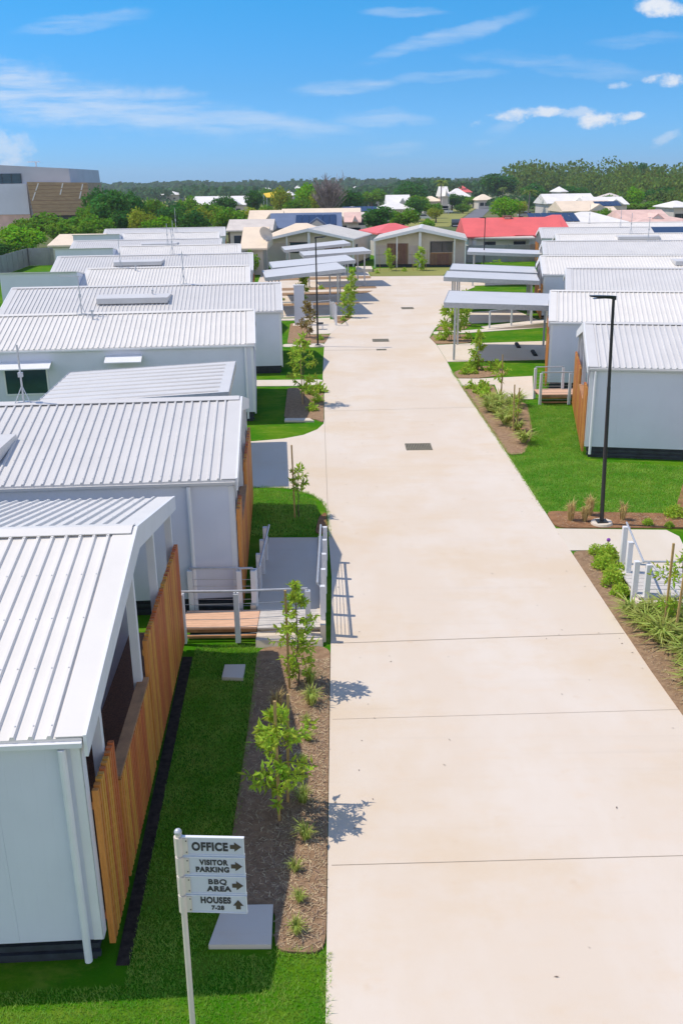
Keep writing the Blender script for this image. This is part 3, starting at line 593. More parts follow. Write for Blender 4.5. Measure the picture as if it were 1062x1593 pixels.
carport('third of the far left carports, reaching farthest right toward the gabled house', (2.95, 86.0), 6, -1, 6.0, 5.6, 3.05, 2.75, CL)
carport('farthest left carport, highest of the stack, before the teal window', (1.3, 97.0), 6.5, -1, 6.6, 6.0, 3.1, 2.55, CL)
carport('nearest carport on the right, broad pale roof over a shaded driveway', (5.30, 47.75), -9, 1, 5.75, 5.6, 2.95, 2.80, CRG)
carport('second carport on the right, roof edge lying just in front of another', (6.75, 61.3), -9, 1, 6.0, 4.6, 2.95, 2.72, CRG)
carport('third carport on the right, roof showing just above the second', (7.75, 66.9), -9, 1, 6.0, 5.2, 2.95, 2.7, CRG)
carport('farthest carport on the right, small pale roof below the red roof', (11.3, 84.5), -9, 1, 6.6, 5.4, 2.95, 2.7, CRG)

def bay_marks():
    for (x, y, lb) in ((9.95, 52.2, 'wheel stop in the right carport nearer the house wall and the back'), (10.35, 49.6, 'wheel stop in the right carport nearer the front edge of the slab')):
        t = tag(MB().hexa([(-.12, -.75, .004), (.12, -.75, .004), (.12, .75, .004), (-.12, .75, .004)], [(-.07, -.72, .1), (.07, -.72, .1), (.07, .72, .1), (-.07, .72, .1)]).build('wheel_stop', 'gap', loc=(x, y, 0)), lb, 'wheel stop', 'dark wheel stops under the right carport'); t.rotation_euler.z = R(-5)
bay_marks()

# ------------------------------------------------------------------ ramps, landings, handrails
def rails(t, pts, zoff=.0, cables=6, rail_r=.024, post=.05, mt='galv', toprail=True, off=0.0):
    """posts at pts (x,y,zbase,ztop); rails and cables between neighbours"""
    for (x, y, zb, zt) in pts: MB().box((x - post, y - post, zb), (x + post, y + post, zt)).build('post', 'white', t)
    r = MB(); c = MB()
    for a, b in zip(pts[:-1], pts[1:]):
        r.tube((a[0] + off, a[1], a[3] + .05), (b[0] + off, b[1], b[3] + .05), rail_r, n=8)
        for x in (a, b): r.tube((x[0] + off * .3, x[1], x[3] - .05), (x[0] + off, x[1], x[3] + .05), .012, n=6)
        for k in range(cables):
            q = .16 + (.78) * k / cables; za = a[2] + (a[3] - a[2]) * q; zb = b[2] + (b[3] - b[2]) * q
            c.tube((a[0], a[1], za), (b[0], b[1], zb), .006, n=4)
    if toprail: r.build('handrail', mt, t)
    if cables: c.build('cable', 'galv', t)
def left_ramp():
    t = thing('access_ramp', 'raised cedar landing and blue grey ramp with white posts and cable rails at left', 'ramp', (0, 0, 0))
    b = MB()
    for i in range(8): b.box((-3.25, 16.93 + i * .102, .21), (-1.725, 16.93 + i * .102 + .098, .25))
    b.build('deck', 'deckwood', t)
    b = MB()
    for i in range(8): b.box((-1.715, 16.90 + i * .106, .21), (-.46, 16.90 + i * .106 + .098, .248))
    b.build('landing', 'paledeck', t)
    for a, b in (((-3.2, 16.98, .12), (-1.74, 17.02, .206)), ((-3.2, 17.66, .12), (-1.74, 17.70, .206)), ((-3.2, 16.82, .07), (-1.74, 16.88, .12))): MB().box(a, b).build('joist', 'timber_cap', t)
    MB().hexa([(-1.73, 16.55, -.03), (-.40, 16.55, -.03), (-.40, 17.72, -.03), (-1.73, 17.72, -.03)], [(-1.73, 16.60, .12), (-.42, 16.60, .12), (-.42, 17.70, .19), (-1.73, 17.70, .19)]).build('base', 'path', t)
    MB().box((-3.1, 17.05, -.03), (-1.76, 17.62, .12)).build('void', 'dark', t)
    MB().hexa([(-1.80, 17.76, -.03), (-.46, 17.76, -.03), (-.62, 22.56, -.03), (-1.88, 22.6, -.03)], [(-1.80, 17.76, .24), (-.46, 17.76, .24), (-.62, 22.56, .012), (-1.88, 22.6, .012)]).build('ramp_slab', 'path', t)
    MB().hexa([(-.455, 16.75, -.03), (-.345, 16.75, -.03), (-.49, 22.56, -.03), (-.612, 22.56, -.03)], [(-.455, 16.75, .36), (-.345, 16.75, .36), (-.49, 22.56, .05), (-.612, 22.56, .05)]).build('kerb', 'path', t)
    MB().hexa([(-1.93, 17.8, -.03), (-1.815, 17.8, -.03), (-1.895, 22.6, -.03), (-1.99, 22.6, -.03)], [(-1.93, 17.8, .32), (-1.815, 17.8, .32), (-1.895, 22.6, .05), (-1.99, 22.6, .05)]).build('kerb', 'path', t)
    rails(t, [(-3.16, 16.74, .02, 1.08), (-2.09, 16.74, .02, 1.08), (-.69, 16.82, .1, 1.08)], cables=5)
    rails(t, [(-3.18, 17.98, .1, 1.06), (-2.15, 17.94, .1, 1.06), (-1.86, 17.94, .1, 1.06)], cables=5)
    rails(t, [(-.40, 17.05 + i * .97, .05, 1.08 - i * .045) for i in range(5)], off=-.1)
    rails(t, [(-1.83, 18.0 + i * .97, .05, 1.06 - i * .045) for i in range(4)], off=.1)
left_ramp()
def right_ramp():
    t = thing('access_ramp', 'pale landing with stout white posts and sloping handrail in the right foreground', 'ramp', (0, 0, 0))
    MB().hexa([(6.62, 20.7, -.03), (8.3, 20.7, -.03), (8.1, 18.1, -.03), (6.2, 18.1, -.03)], [(6.62, 20.7, .012), (8.3, 20.7, .012), (8.1, 18.1, .16), (6.2, 18.1, .16)]).build('ramp_slab', 'path', t)
    b = MB()
    for i in range(8): b.box((6.3, 18.15 + i * .2, .19), (9.4, 18.15 + i * .2 + .185, .225))
    b.build('landing', 'paledeck', t)
    MB().box((6.22, 17.98, -.03), (9.4, 18.10, .17)).build('edge_beam', 'path', t)
    ps = [(6.64, 20.5), (6.47, 19.52), (6.27, 18.38)]
    for (x, y) in ps + [(6.47, 18.2), (8.2, 18.1)]:
        MB().box((x - .055, y - .055, 0), (x + .055, y + .055, .96)).build('post', 'white', t)
    b = MB(); b.tube((6.74, 20.75, .97), (6.40, 18.35, .95), .024, n=8)
    for (x, y) in ps: b.tube((x + .05, y, .88), (x + .12, y, .95), .012, n=6)
    b.build('handrail', 'galv', t)
    MB().tube((6.35, 18.26, 1.0), (9.3, 18.12, 1.0), .024, n=8).build('handrail', 'galv', t)
    MB().tube((6.55, 18.2, .93), (6.95, 16.9, .52), .022, n=8).tube((6.95, 16.9, .52), (6.95, 16.9, 0), .02, n=8).build('handrail', 'galv', t)
    b = MB()
    for k in range(5): b.tube((6.47, 18.2, .25 + k * .14), (8.2, 18.1, .25 + k * .14), .006, n=4)
    b.build('cable', 'galv', t)
right_ramp()
def mid_landing():
    t = thing('access_ramp', 'small cedar landing with cable rails between the two nearest right houses', 'ramp', (0, 0, 0))
    b = MB()
    for i in range(9): b.box((8.15, 37.6 + i * .13, .36), (10.2, 37.6 + i * .13 + .123, .40))
    b.build('deck', 'deckwood', t)
    for a, b in (((8.2, 37.66, .22), (10.2, 37.7, .355)), ((8.2, 38.6, .2), (10.2, 38.64, .355)), ((8.15, 37.62, .04), (10.2, 37.66, .1))): MB().box(a, b).build('joist', 'timber_cap', t)
    rails(t, [(8.18, 37.55, 0, 1.28), (9.35, 37.5, 0, 1.28), (10.1, 37.5, .1, 1.28)], cables=7)
    rails(t, [(8.18, 38.72, 0, 1.28), (9.35, 38.75, 0, 1.28)], cables=7)
mid_landing()
t = thing('access_ramp', 'long grey handrailed path seen beneath the nearest right carport', 'ramp')
MB().hexa([(9.2, 58.4, -.03), (13.4, 59.3, -.03), (13.2, 60.6, -.03), (9.0, 59.8, -.03)], [(9.2, 58.4, .02), (13.4, 59.3, .3), (13.2, 60.6, .3), (9.0, 59.8, .02)]).build('ramp_slab', 'path', t)
rails(t, [(9.4, 58.9, 0, 1.05), (10.8, 59.15, 0, 1.13), (12.1, 59.4, 0, 1.22), (13.1, 59.6, 0, 1.28)], cables=3)
t = thing('access_ramp', 'white handrails around the entry path beside the slim grey pillar', 'ramp')
MB().box((-3.9, 63.9, -.03), (-.6, 65.0, .012)).build('ramp_slab', 'path', t)
rails(t, [(-3.85, 64.9, 0, 1.05), (-1.8, 64.85, 0, 1.05), (-.55, 65.3, 0, 1.1)], cables=2, rail_r=.035); rails(t, [(-.4, 64.6, 0, 1.1), (-.25, 63.0, 0, 1.15), (-.18, 61.3, 0, 1.25)], cables=0, post=.065)
t = thing('access_ramp', 'white handrails at the entrance between the two gabled far houses', 'ramp')
MB().box((1.9, 100.2, -.03), (3.6, 104, .3)).build('ramp_slab', 'path', t)
rails(t, [(2.0 + k * .02, 97.2 + k * 1.0, 0, 1.0 + k * .08) for k in range(6)], cables=0, post=.06, rail_r=.04)

# slim pillar and little things on the left verge
t = thing('pillar', 'tall slim blue grey box pillar standing on a small concrete slab', 'pillar', (-2.55, 61.75, 0), R(4))
MB().box((-.33, -.16, .02), (.33, .16, 2.5)).build('body', 'wall', t); MB().box((-.36, -.19, 2.503), (.36, .19, 2.56)).build('cap', 'white', t)
t = thing('bench', 'low dark topped bench near the left handrails and the lamp', 'bench', (-1.2, 59.6, 0))
MB().box((-.22, -.2, .34), (.22, .2, .42)).build('seat', 'dark', t)
for x in (-.17, .17): MB().box((x - .03, -.16, 0), (x + .03, .16, .337)).build('leg', 'white', t)

# ------------------------------------------------------------------ street lamps and signpost
def lamp(label, x, y, h, rot):
    t = thing('street_lamp', label, 'street lamp', (x, y, 0), R(rot), 'black street lamps beside the driveway')
    MB().tube((0, 0, .0), (0, 0, h * .62), .055, .046, 12).tube((0, 0, h * .62), (0, 0, h - .05), .042, .036, 12).build('pole', 'black', t)
    MB().tube((0, 0, .006), (0, 0, .07), .29, .27, 18).build('footing', 'path', t); MB().box((-.14, -.14, .07), (.14, .14, .10)).build('base_plate', 'black', t)
    hd = MB(); hd.hexa([(-.09, -.05, h - .06), (.055, -.045, h - .10), (.055, .045, h - .10), (-.09, .05, h - .06)], [(-.09, -.06, h + .015), (.055, -.045, h), (.055, .045, h), (-.09, .06, h + .015)])
    hd.hexa([(-.36, -.09, h - .03), (-.09, -.05, h - .06), (-.09, .05, h - .06), (-.36, .09, h - .03)], [(-.36, -.09, h + .03), (-.09, -.06, h + .015), (-.09, .06, h + .015), (-.36, .09, h + .03)])
    hd.hexa([(-.58, -.07, h + .01), (-.36, -.09, h - .03), (-.36, .09, h - .03), (-.58, .07, h + .01)], [(-.58, -.07, h + .04), (-.36, -.09, h + .03), (-.36, .09, h + .03), (-.58, .07, h + .04)])
    h_ = hd.build('lamp_head', 'black', t); MB().box((-.5, -.06, h - .046), (-.24, .06, h - .034)).build('lens', 'glass', h_); return t
lamp('tall black street lamp with angled head before the nearest right house', 6.9, 23.3, 5.95, 0).rotation_euler.y = R(-1.6)
lamp('black street lamp standing among the left carports beside the driveway', -1.2, 53.0, 5.95, 175)
lamp('smallest black street lamp, before the red roof at the far right of the driveway', 13.2, 87.4, 5.7, 0)

def textmesh(s, size, name, mt, parent, loc, bold=.012, sx=1.0, align='RIGHT'):
    cu = bpy.data.curves.new(name, 'FONT'); cu.body = s; cu.size = size; cu.align_x = align; cu.extrude = .0015; cu.offset = bold * size; cu.fill_mode = 'BOTH'; cu.space_character = 1.12
    o = bpy.data.objects.new(name, cu); col.objects.link(o); dg = bpy.context.evaluated_depsgraph_get()
    me = bpy.data.meshes.new_from_object(o.evaluated_get(dg)); bpy.data.objects.remove(o)
    for v in me.vertices: v.co = Vector((v.co.x * sx, -v.co.z, v.co.y))
    me.materials.clear(); me.materials.append(m[mt]); q = bpy.data.objects.new(name, me); col.objects.link(q); q.parent = parent; q.location = loc; return q
def signpost():
    t = thing('signpost', 'cream post with four pale directional boards at the lawn edge, bottom centre left', 'signpost', (-1.535, 7.0, 0), R(-3))
    t.rotation_euler.x = R(-1.5)
    MB().tube((0, 0, -.02), (0, 0, 3.04), .028, n=14).build('post', 'signpost', t, smooth=False); MB().ball((0, 0, 3.05), .036, 14, 8).build('finial', 'galv', t, smooth=True)
    rows = [(['OFFICE'], 'r'), (['VISITOR', 'PARKING'], 'r'), (['BBQ', 'AREA'], 'r'), (['HOUSES', '7-28'], 'u')]
    for i, (ws, ar) in enumerate(rows):
        zt = 3.0 - i * .213; zb = zt - .180; x0, x1 = .045, .60; yf = -.012
        bl = MB().box((x0, -.010, zb), (x1, .010, zt)).build('blade', 'sign', t)
        bl['label'] = ['board reading OFFICE with right arrow', 'board reading VISITOR PARKING with right arrow', 'board reading BBQ AREA with right arrow', 'board reading HOUSES 7-28 with up arrow'][i]
        for a_, b_ in ((zt + .0005, zt + .007), (zb - .007, zb - .0005)): MB().box((x0 - .02, -.016, a_), (x1 + .004, .016, b_)).build('trim', 'white', bl)
        MB().box((x1 - .006, -.0135, zb + .001), (x1 + .003, -.0102, zt - .001)).build('trim', 'white', bl)
        MB().tube((0, 0, zb - .004), (0, 0, zt + .004), .043, n=14).box((.02, -.02, zb + .006), (.085, -.0105, zt - .006)).build('clamp', 'signpost', t)
        sc = MB()
        for z in (zb + .03, zt - .03): sc.tube((.072, -.0212, z), (.072, -.0255, z), .006, n=8)
        sc.build('screw', 'text2', t)
        cz = (zt + zb) / 2
        if len(ws) == 1: textmesh(ws[0], .118, 'lettering', 'text2', bl, (.452, yf, cz - .043), .05, .80)
        else:
            xr = (.455, .455, .455, .455)[i]
            s1, s2 = (.076, .076) if i < 3 else (.092, .062)
            z1 = cz + .012; z2 = cz - .066 if i < 3 else cz - .062
            if i == 1: textmesh(ws[0], s1, 'lettering', 'text2', bl, (.44, yf, z1), .05, .85); textmesh(ws[1], s2, 'lettering', 'text2', bl, (.455, yf, z2), .05, .9)
            if i == 2: textmesh(ws[0], s1, 'lettering', 'text2', bl, (.425, yf, z1), .032, 1.12); textmesh(ws[1], s2, 'lettering', 'text2', bl, (.458, yf, z2), .05, 1.1)
            if i == 3: textmesh(ws[0], s1, 'lettering', 'text2', bl, (.452, yf, z1), .05, .78); textmesh(ws[1], s2, 'lettering', 'text2', bl, (.385, yf, z2), .05, .95)
        a = [(-.052, -.022), (-.012, -.022), (-.012, -.050), (.052, 0), (-.012, .050), (-.012, .022), (-.052, .022)]
        if ar == 'u': a = [(-y, x) for x, y in a]
        cx = .525 if ar == 'r' else .520
        q = MB(); q.extr([(cx + x, yf - .002, cz + z) for x, z in a], (0, .0015, 0)); q.build('arrow', 'text', bl)
signpost()

# ------------------------------------------------------------------ plants
def leaf(b, p, d, up, ln, wd):
    d = Vector(d).normalized(); s = d.cross(Vector(up)); s = s.normalized() if s.length > 1e-4 else d.orthogonal().normalized(); p = Vector(p); n_ = s.cross(d)
    b.add([p, p + d * ln * .45 + s * wd + n_ * wd * .3, p + d * ln - n_ * ln * .12, p + d * ln * .45 - s * wd + n_ * wd * .3], [(0, 1, 2, 3)])
def rdir(r=rnd, zmin=-1):
    while True:
        v = Vector((r.uniform(-1, 1), r.uniform(-1, 1), r.uniform(zmin, 1)))
        if .05 < v.length < 1: return v.normalized()
def young_tree(label, x, y, h, spread, seed, leafm='leaf', stakes=((.0, -.02, 1.9, 0, 0),), nb=22, lsz=.13, top=None, group='young staked trees along the driveway', z0=.5, per=15):
    r = random.Random(seed); t = thing('young_tree', label, 'tree', (x, y, 0), 0, group)
    tr = MB(); pts = [Vector((0.03, .03, 0))]; k = 7
    for i in range(1, k + 1): pts.append(Vector((.03 + r.uniform(-.03, .03), .03 + r.uniform(-.03, .03), h * .93 * i / k)))
    tr.path(pts, [.016 - .0014 * i for i in range(k + 1)], 6); cr = MB()
    for i in range(nb):
        f = z0 / h + (1 - z0 / h) * (i + r.random()) / nb; base = pts[0].lerp(pts[-1], f * .98); a = r.uniform(0, 2 * pi)
        prof = sin(pi * min(1, max(.06, (f - z0 / h) / (1 - z0 / h) * .85 + .12))) ** .8
        d = Vector((cos(a), sin(a), r.uniform(.0, .55))); ln = spread * prof * r.uniform(.5, 1.0); tip = base + d * ln
        tr.tube(base, tip, .006, .003, 4)
        for q in range(per):
            g = .25 + .75 * q / per; p = base.lerp(tip, g); leaf(cr, p, (d * .5 + rdir(r) * 1.0 + Vector((0, 0, -.25))), rdir(r), lsz * r.uniform(.6, 1.15), lsz * .16)
    for q in range(14): leaf(cr, pts[-1] + rdir(r) * .06, rdir(r, .0), rdir(r), lsz * r.uniform(.6, 1.1), lsz * .17)
    tr.build('trunk', 'bark', t); cr.build('crown', leafm, t, fix=False)
    for (sx, sy, sh, tx, ty) in stakes:
        MB().hexa([(sx - .02, sy - .02, -.03), (sx + .02, sy - .02, -.03), (sx + .02, sy + .02, -.03), (sx - .02, sy + .02, -.03)], [(sx + tx - .02, sy + ty - .02, sh), (sx + tx + .02, sy + ty - .02, sh), (sx + tx + .02, sy + ty + .02, sh), (sx + tx - .02, sy + ty + .02, sh)]).build('stake', 'stake', t)
    return t
young_tree('leafy young tree tied to a tall stake in the mulch, nearest the signpost', -.95, 11.3, 1.85, .66, 1, stakes=((.0, -.12, 1.95, .0, .02), (.10, .30, 1.75, .05, .12)), nb=40, lsz=.15, z0=.35, per=22)
young_tree('tall narrow young tree by its stake, just before the left landing', -.86, 15.0, 2.15, .50, 2, stakes=((-.12, -.1, 1.95, -.02, .0),), nb=46, lsz=.14, z0=.2, per=20)
young_tree('thin young tree with a leaning stake on the lawn behind the left ramp', -1.2, 24.2, 1.5, .42, 3, stakes=((-.08, -.02, 2.05, -.03, .0),), nb=12, lsz=.16, z0=.75)
young_tree('pale leaved young tree in the mulched corner beside the third house on the left', -1.5, 38.2, 3.0, .85, 4, stakes=((-.05, -.03, 2.6, -.05, 0),), nb=30, lsz=.26, z0=.6)
young_tree('olive brown shrubby young tree in front of the slim grey pillar', -1.95, 56.2, 2.2, .8, 5, leafm='leaf_tan', stakes=((.2, 0, 1.5, 0, 0),), nb=30, lsz=.25, z0=.2)
young_tree('bushy bright young tree at the corner beyond the left handrails', .55, 64.9, 2.2, .6, 6, stakes=(), nb=30, lsz=.3, z0=.1)
young_tree('slender upright young tree between the first two far left carports', 1.0, 72.9, 2.6, .5, 7, stakes=(), nb=26, lsz=.3, z0=.2)
young_tree('sparse young tree against its tall stake on the middle right path', 6.75, 38.6, 1.6, .7, 8, stakes=((.02, -.05, 1.9, -.02, 0),), nb=10, lsz=.2, z0=.8)
young_tree('bare little tree between two dark stakes in the strappy right bed', 6.35, 33.2, 1.2, .35, 9, stakes=((-.05, -.05, 1.75, -.02, 0), (.12, .1, 1.6, .02, 0)), nb=5, lsz=.14, z0=.5)
young_tree('airy young tree behind a pair of stakes, cut by the right edge of the frame', 6.75, 17.1, 1.75, .75, 10, stakes=((-.27, -.1, 1.9, .0, 0), (-.22, -.55, 1.75, .06, 0)), nb=22, lsz=.17, z0=.35)
young_tree('upright green young tree at the front of the nearest right carport', 6.75, 45.3, 1.9, .45, 12, stakes=((.0, -.04, 1.6, 0, 0),), nb=22, lsz=.26, z0=.15)
young_tree('palm like young tree behind the front post of the nearest right carport', 6.35, 54.4, 2.3, .6, 13, stakes=((.15, 0, 1.6, 0, 0),), nb=22, lsz=.34, z0=.3)
young_tree('second palm like young tree behind the nearest right carport, nearer the lawn', 7.1, 55.4, 2.2, .6, 14, stakes=(), nb=20, lsz=.34, z0=.4)
young_tree('small green young tree under the second right carport', 8.0, 60.2, 2.2, .5, 15, stakes=(), nb=18, lsz=.34, z0=.2)
young_tree('young shrub with two splayed stakes in front of the brown slatted doors', 5.3, 101.2, 2.2, .7, 16, stakes=((-.9, 0, 2.2, -.1, 0), (.8, 0, 2.0, .25, 0)), nb=14, lsz=.4, z0=.3)
young_tree('young shrub with two splayed stakes in front of the dark far window', 8.6, 101.0, 2.4, .8, 17, stakes=((-.75, 0, 2.0, -.15, 0), (.6, 0, 2.1, .15, 0)), nb=20, lsz=.42, z0=.2)
young_tree('dark shrub under the left carports beside a pale path', -2.9, 76.6, 1.9, .7, 18, stakes=(), nb=24, lsz=.34, z0=.1)

def tuft_mesh(name, seed, n, h, spread, w_, mt):
    r = random.Random(seed); b = MB()
    for i in range(n):
        a = r.uniform(0, 2 * pi); o = Vector((cos(a), sin(a), 0)) * r.uniform(0, .06); ln = h * r.uniform(.55, 1.1); out = Vector((cos(a), sin(a), 0)); s = Vector((-sin(a), cos(a), 0)) * w_; ben = spread * r.uniform(.3, 1.1)
        p0, p1, p2 = o, o + out * ben * .35 + Vector((0, 0, ln * .72)), o + out * ben + Vector((0, 0, ln * r.uniform(.55, 1.0)))
        b.add([p0 + s, p0 - s, p1 - s * .9, p1 + s * .9, p2], [(0, 1, 2, 3), (3, 2, 4)])
    me = b.build(name, mt, fix=False)
    return me
def scatter(name, proto, items, cat, group):
    for i, (lb, x, y, sc) in enumerate(items):
        o = proto if i == 0 else proto.copy()
        if i: col.objects.link(o)
        o.location = (x, y, .0); o.rotation_euler.z = rnd.uniform(0, 6); o.scale = (sc,) * 3; tag(o, lb, cat, group)
tf = tuft_mesh('grass_tuft', 3, 90, .30, .22, .006, 'strap')
scatter('grass_tuft', tf, [('green grass tuft in the mulch closest to the lawn end, below the large slab level', -.62, 9.04, .8), ('green grass tuft level with the large slab', -.60, 9.58, .65), ('small green tuft one step beyond the large slab', -.68, 10.14, .7),
    ('green tuft beside the shadow of the near young tree', -.56, 10.78, .95), ('dark green tuft at the foot of the near young tree', -.62, 11.6, 1.0), ('sparse green tuft between the two near young trees, nearer the signpost', -.66, 12.6, .6),
    ('green tuft halfway between the two near young trees', -.60, 13.2, .7), ('low green tuft just before the dry tuft by the mulch', -.64, 13.75, .6), ('broad green tuft under the tall narrow young tree', -.58, 14.35, 1.25), ('leafy tuft right below the left landing', -.62, 15.1, 1.1)], 'grass tuft', 'green tufts in the left mulch strip')
dt = tuft_mesh('grass_tuft', 5, 110, .55, .18, .008, 'strap_dry')
scatter('grass_tuft', dt, [('straw coloured upright tuft between the two near young trees', -1.15, 14.0, 1.0), ('dry straw tuft left of the near street lamp, closest to the driveway', 6.15, 23.6, 1.2), ('dry straw tuft just left of the near street lamp foot', 6.5, 23.5, 1.0), ('tall feathery straw tuft behind the near lamp', 6.75, 24.0, 1.25), ('dry straw tuft right of the near street lamp', 7.55, 23.6, 1.1)], 'grass tuft', 'dry tufts')
st = tuft_mesh('strappy_plant', 7, 150, .50, .62, .018, 'strap')
R1 = random.Random(4)
items = []
SP = [(6.0, 17.6), (6.35, 17.5), (6.75, 17.6), (6.1, 17.05), (6.5, 16.95), (6.95, 16.8), (6.25, 16.45), (6.62, 16.2), (6.45, 15.65), (6.75, 15.35), (6.5, 14.95), (6.25, 14.75), (6.6, 14.4), (6.35, 14.15), (6.7, 13.8), (7.2, 17.2), (7.2, 15.9)]
WD = ['closest to the landing post', 'under the landing edge', 'beside the paired stakes', 'leaning over the driveway side', 'in front of the paired stakes', 'right of the paired stakes', 'by the driveway just past the landing', 'among the thick clump in the middle', 'near the frame edge in the bed', 'at the frame edge in the bed', 'lower down the right bed', 'lying towards the driveway at the lower bed', 'in the lowest clump of the bed', 'nearest the driveway corner of the bed', 'nearest the camera at the right edge', 'behind the stakes at the frame edge', 'at the far right of the lower clump']
scatter('strappy_plant', st, [('striped strappy green plant ' + WD[i] + ', right foreground', x, y, R1.uniform(.85, 1.1)) for i, (x, y) in enumerate(SP)], 'plant', 'strappy plants in the right foreground bed')
s2 = tuft_mesh('strappy_plant', 8, 90, .46, .55, .022, 'strap')
SP2 = [(6.2, 34.2, 'at the near end of the middle right bed'), (6.5, 35.0, 'in the thick of the middle right bed'), (6.1, 35.6, 'beside the driveway in the middle right bed'), (6.7, 35.9, 'against the lawn in the middle right bed'), (6.35, 36.6, 'midway along the middle right bed'), (6.9, 37.0, 'near the sparse staked tree'), (6.05, 37.3, 'on the driveway side before the white path'), (7.2, 37.4, 'by the corner of the white path'), (6.5, 33.3, 'round the foot of the two dark stakes'), (6.4, 31.6, 'alone at the lawn corner of the middle right bed'), (5.95, 36.4, 'nearest the driveway edge, middle right bed'), (6.6, 37.9, 'behind the others at the white path')]
scatter('strappy_plant', s2, [('arching green strappy plant ' + l, x, y, R1.uniform(.9, 1.35)) for x, y, l in SP2], 'plant', 'strappy plants in the middle right bed')
def bushlet(name, seed, n, r0, lsz, mt):
    r = random.Random(seed); b = MB()
    for i in range(n):
        d = rdir(r, -.1); p = Vector((d.x * r0 * r.random() ** .5, d.y * r0 * r.random() ** .5, abs(d.z) * r0 * 1.1 * r.random() ** .5 + .02)); leaf(b, p, rdir(r, -.2), rdir(r), lsz * r.uniform(.6, 1.2), lsz * .3)
    return b.build(name, mt, fix=False)
sh = bushlet('low_shrub', 2, 420, .27, .075, 'leaf')
SH = [(6.2, 21.2, 'upright little shrub at the corner of the right path', .8), (6.5, 21.25, 'little shrub with a purple flower beside the right path', .8), (6.35, 20.75, 'rounded shrub just past the path in the right bed', 1.2), (6.15, 20.3, 'yellow green shrub next to the driveway beside the white posts', 1.1), (6.3, 19.75, 'dense low shrub in the middle of the right bed', 1.2), (6.12, 19.3, 'bright low shrub nearest the white posts', 1.2), (6.1, 18.75, 'last low shrub before the strappy plants', .9), (8.1, 23.2, 'small shrub right of the near street lamp on red soil', .6), (9.0, 23.8, 'broad shrub on red soil at the right frame edge', 1.1), (8.6, 23.0, 'tiny shrub on red soil before the right frame edge', .5)]
scatter('low_shrub', sh, [(l, x, y, s) for x, y, l, s in SH], 'shrub', 'low shrubs on the near right verge')
tag(MB().ball((6.5, 21.25, .34), .05, 8, 5).build('purple_flower', 'purple'), 'single purple flower on the little shrub by the right path', 'flower')
sh2 = bushlet('low_shrub', 6, 120, .30, .15, 'leaf')
SH2 = [(5.95, 44.2, 'small dark shrub at the driveway corner before the nearest right carport'), (6.15, 44.9, 'small shrub second from the driveway before the right carport'), (6.4, 44.3, 'little shrub in the middle of the bed before the right carport'), (6.4, 45.4, 'small shrub left of the upright young tree'), (7.3, 45.0, 'rounded shrub right of the upright young tree'), (7.7, 45.7, 'last shrub toward the lawn before the right carport'), (5.8, 40.9, 'small tuft like shrub beside the white path corner'), (6.1, 39.9, 'small shrub below the white path'), (6.35, 40.7, 'second small shrub below the white path'), (6.2, 39.0, 'third small shrub below the white path, near the driveway'), (5.9, 54.6, 'shrub at the driveway corner behind the right carport'), (7.5, 54.9, 'dark shrub behind the right carport near the lawn'), (7.3, 58.4, 'dark shrub where the narrow path leaves the right verge'), (6.6, 60.1, 'shrub beyond the narrow path on the right'), (-1.3, 40.2, 'pale shrub in the mulched corner left of the driveway'), (-1.1, 37.0, 'grey green shrub at the foot of the pale leaved young tree'), (-.95, 38.6, 'grey green shrub close to the driveway in the mulched corner'), (-.9, 40.6, 'little shrub at the far end of the mulched corner'), (-1.1, 55.3, 'small shrub right of the shrubby olive young tree'), (.3, 63.4, 'low shrub under the bushy bright young tree'), (-4.6, 75.9, 'dark shrub far left under the second far carport'), (-1.5, 83.8, 'shrub behind the second left carport'), (6.9, 100.3, 'low shrub between the two staked shrubs at the far house'), (11.2, 97, 'low shrub at the right end of the planted strip'), (4.0, 98.5, 'low shrub at the left end of the planted strip')]
scatter('low_shrub', sh2, [(l, x, y, R1.uniform(.8, 1.3)) for x, y, l in SH2], 'shrub', 'low shrubs along the far verges')

# grass blades and mulch chips of the foreground (nobody could count them)
def inside(p, poly):
    x, y = p; c = False
    for i in range(len(poly)):
        (x1, y1), (x2, y2) = poly[i - 1], poly[i]
        if (y1 > y) != (y2 > y) and x < (x2 - x1) * (y - y1) / (y2 - y1) + x1: c = not c
    return c
def blades(poly, n, h, w_):
    r = random.Random(9); b = MB(); xs = [p[0] for p in poly]; ys = [p[1] for p in poly]; k = 0
    while k < n:
        p = (r.uniform(min(xs), max(xs)), r.uniform(min(ys), max(ys)))
        if not inside(p, poly): continue
        k += 1; a = r.uniform(0, 2 * pi); q = Vector((p[0], p[1], -.022)); s = Vector((cos(a), sin(a), 0)) * w_; tip = q + Vector((r.uniform(-.03, .03), r.uniform(-.03, .03), h * r.uniform(.5, 1.2)))
        b.add([q - s, q + s, tip], [(0, 1, 2)])
    return b
LAWN1 = [(-2.93, 16.7), (-1.70, 16.7), (-1.68, 16.1), (-1.62, 9.55), (-1.68, 8.75), (-.9, 8.70), (-.27, 8.68), (-.27, 7.2), (-4.6, 7.2), (-4.6, 8.2), (-2.56, 8.3)]
tag(blades(LAWN1, 42000, .045, .006).build('grass', 'blade', fix=False), 'short turf blades of the left foreground lawn', 'grass', kind='stuff')
LAWN2 = [(5.66, 24.5), (9.3, 24.1), (11.4, 28.4), (7.95, 29.3), (8.7, 33), (9.3, 37.2), (7.75, 37.6), (7.0, 33), (6.2, 30.15), (5.62, 29.95)]
tag(blades(LAWN2, 30000, .06, .012).build('grass', 'blade', fix=False), 'short turf blades of the right hand lawn', 'grass', kind='stuff')
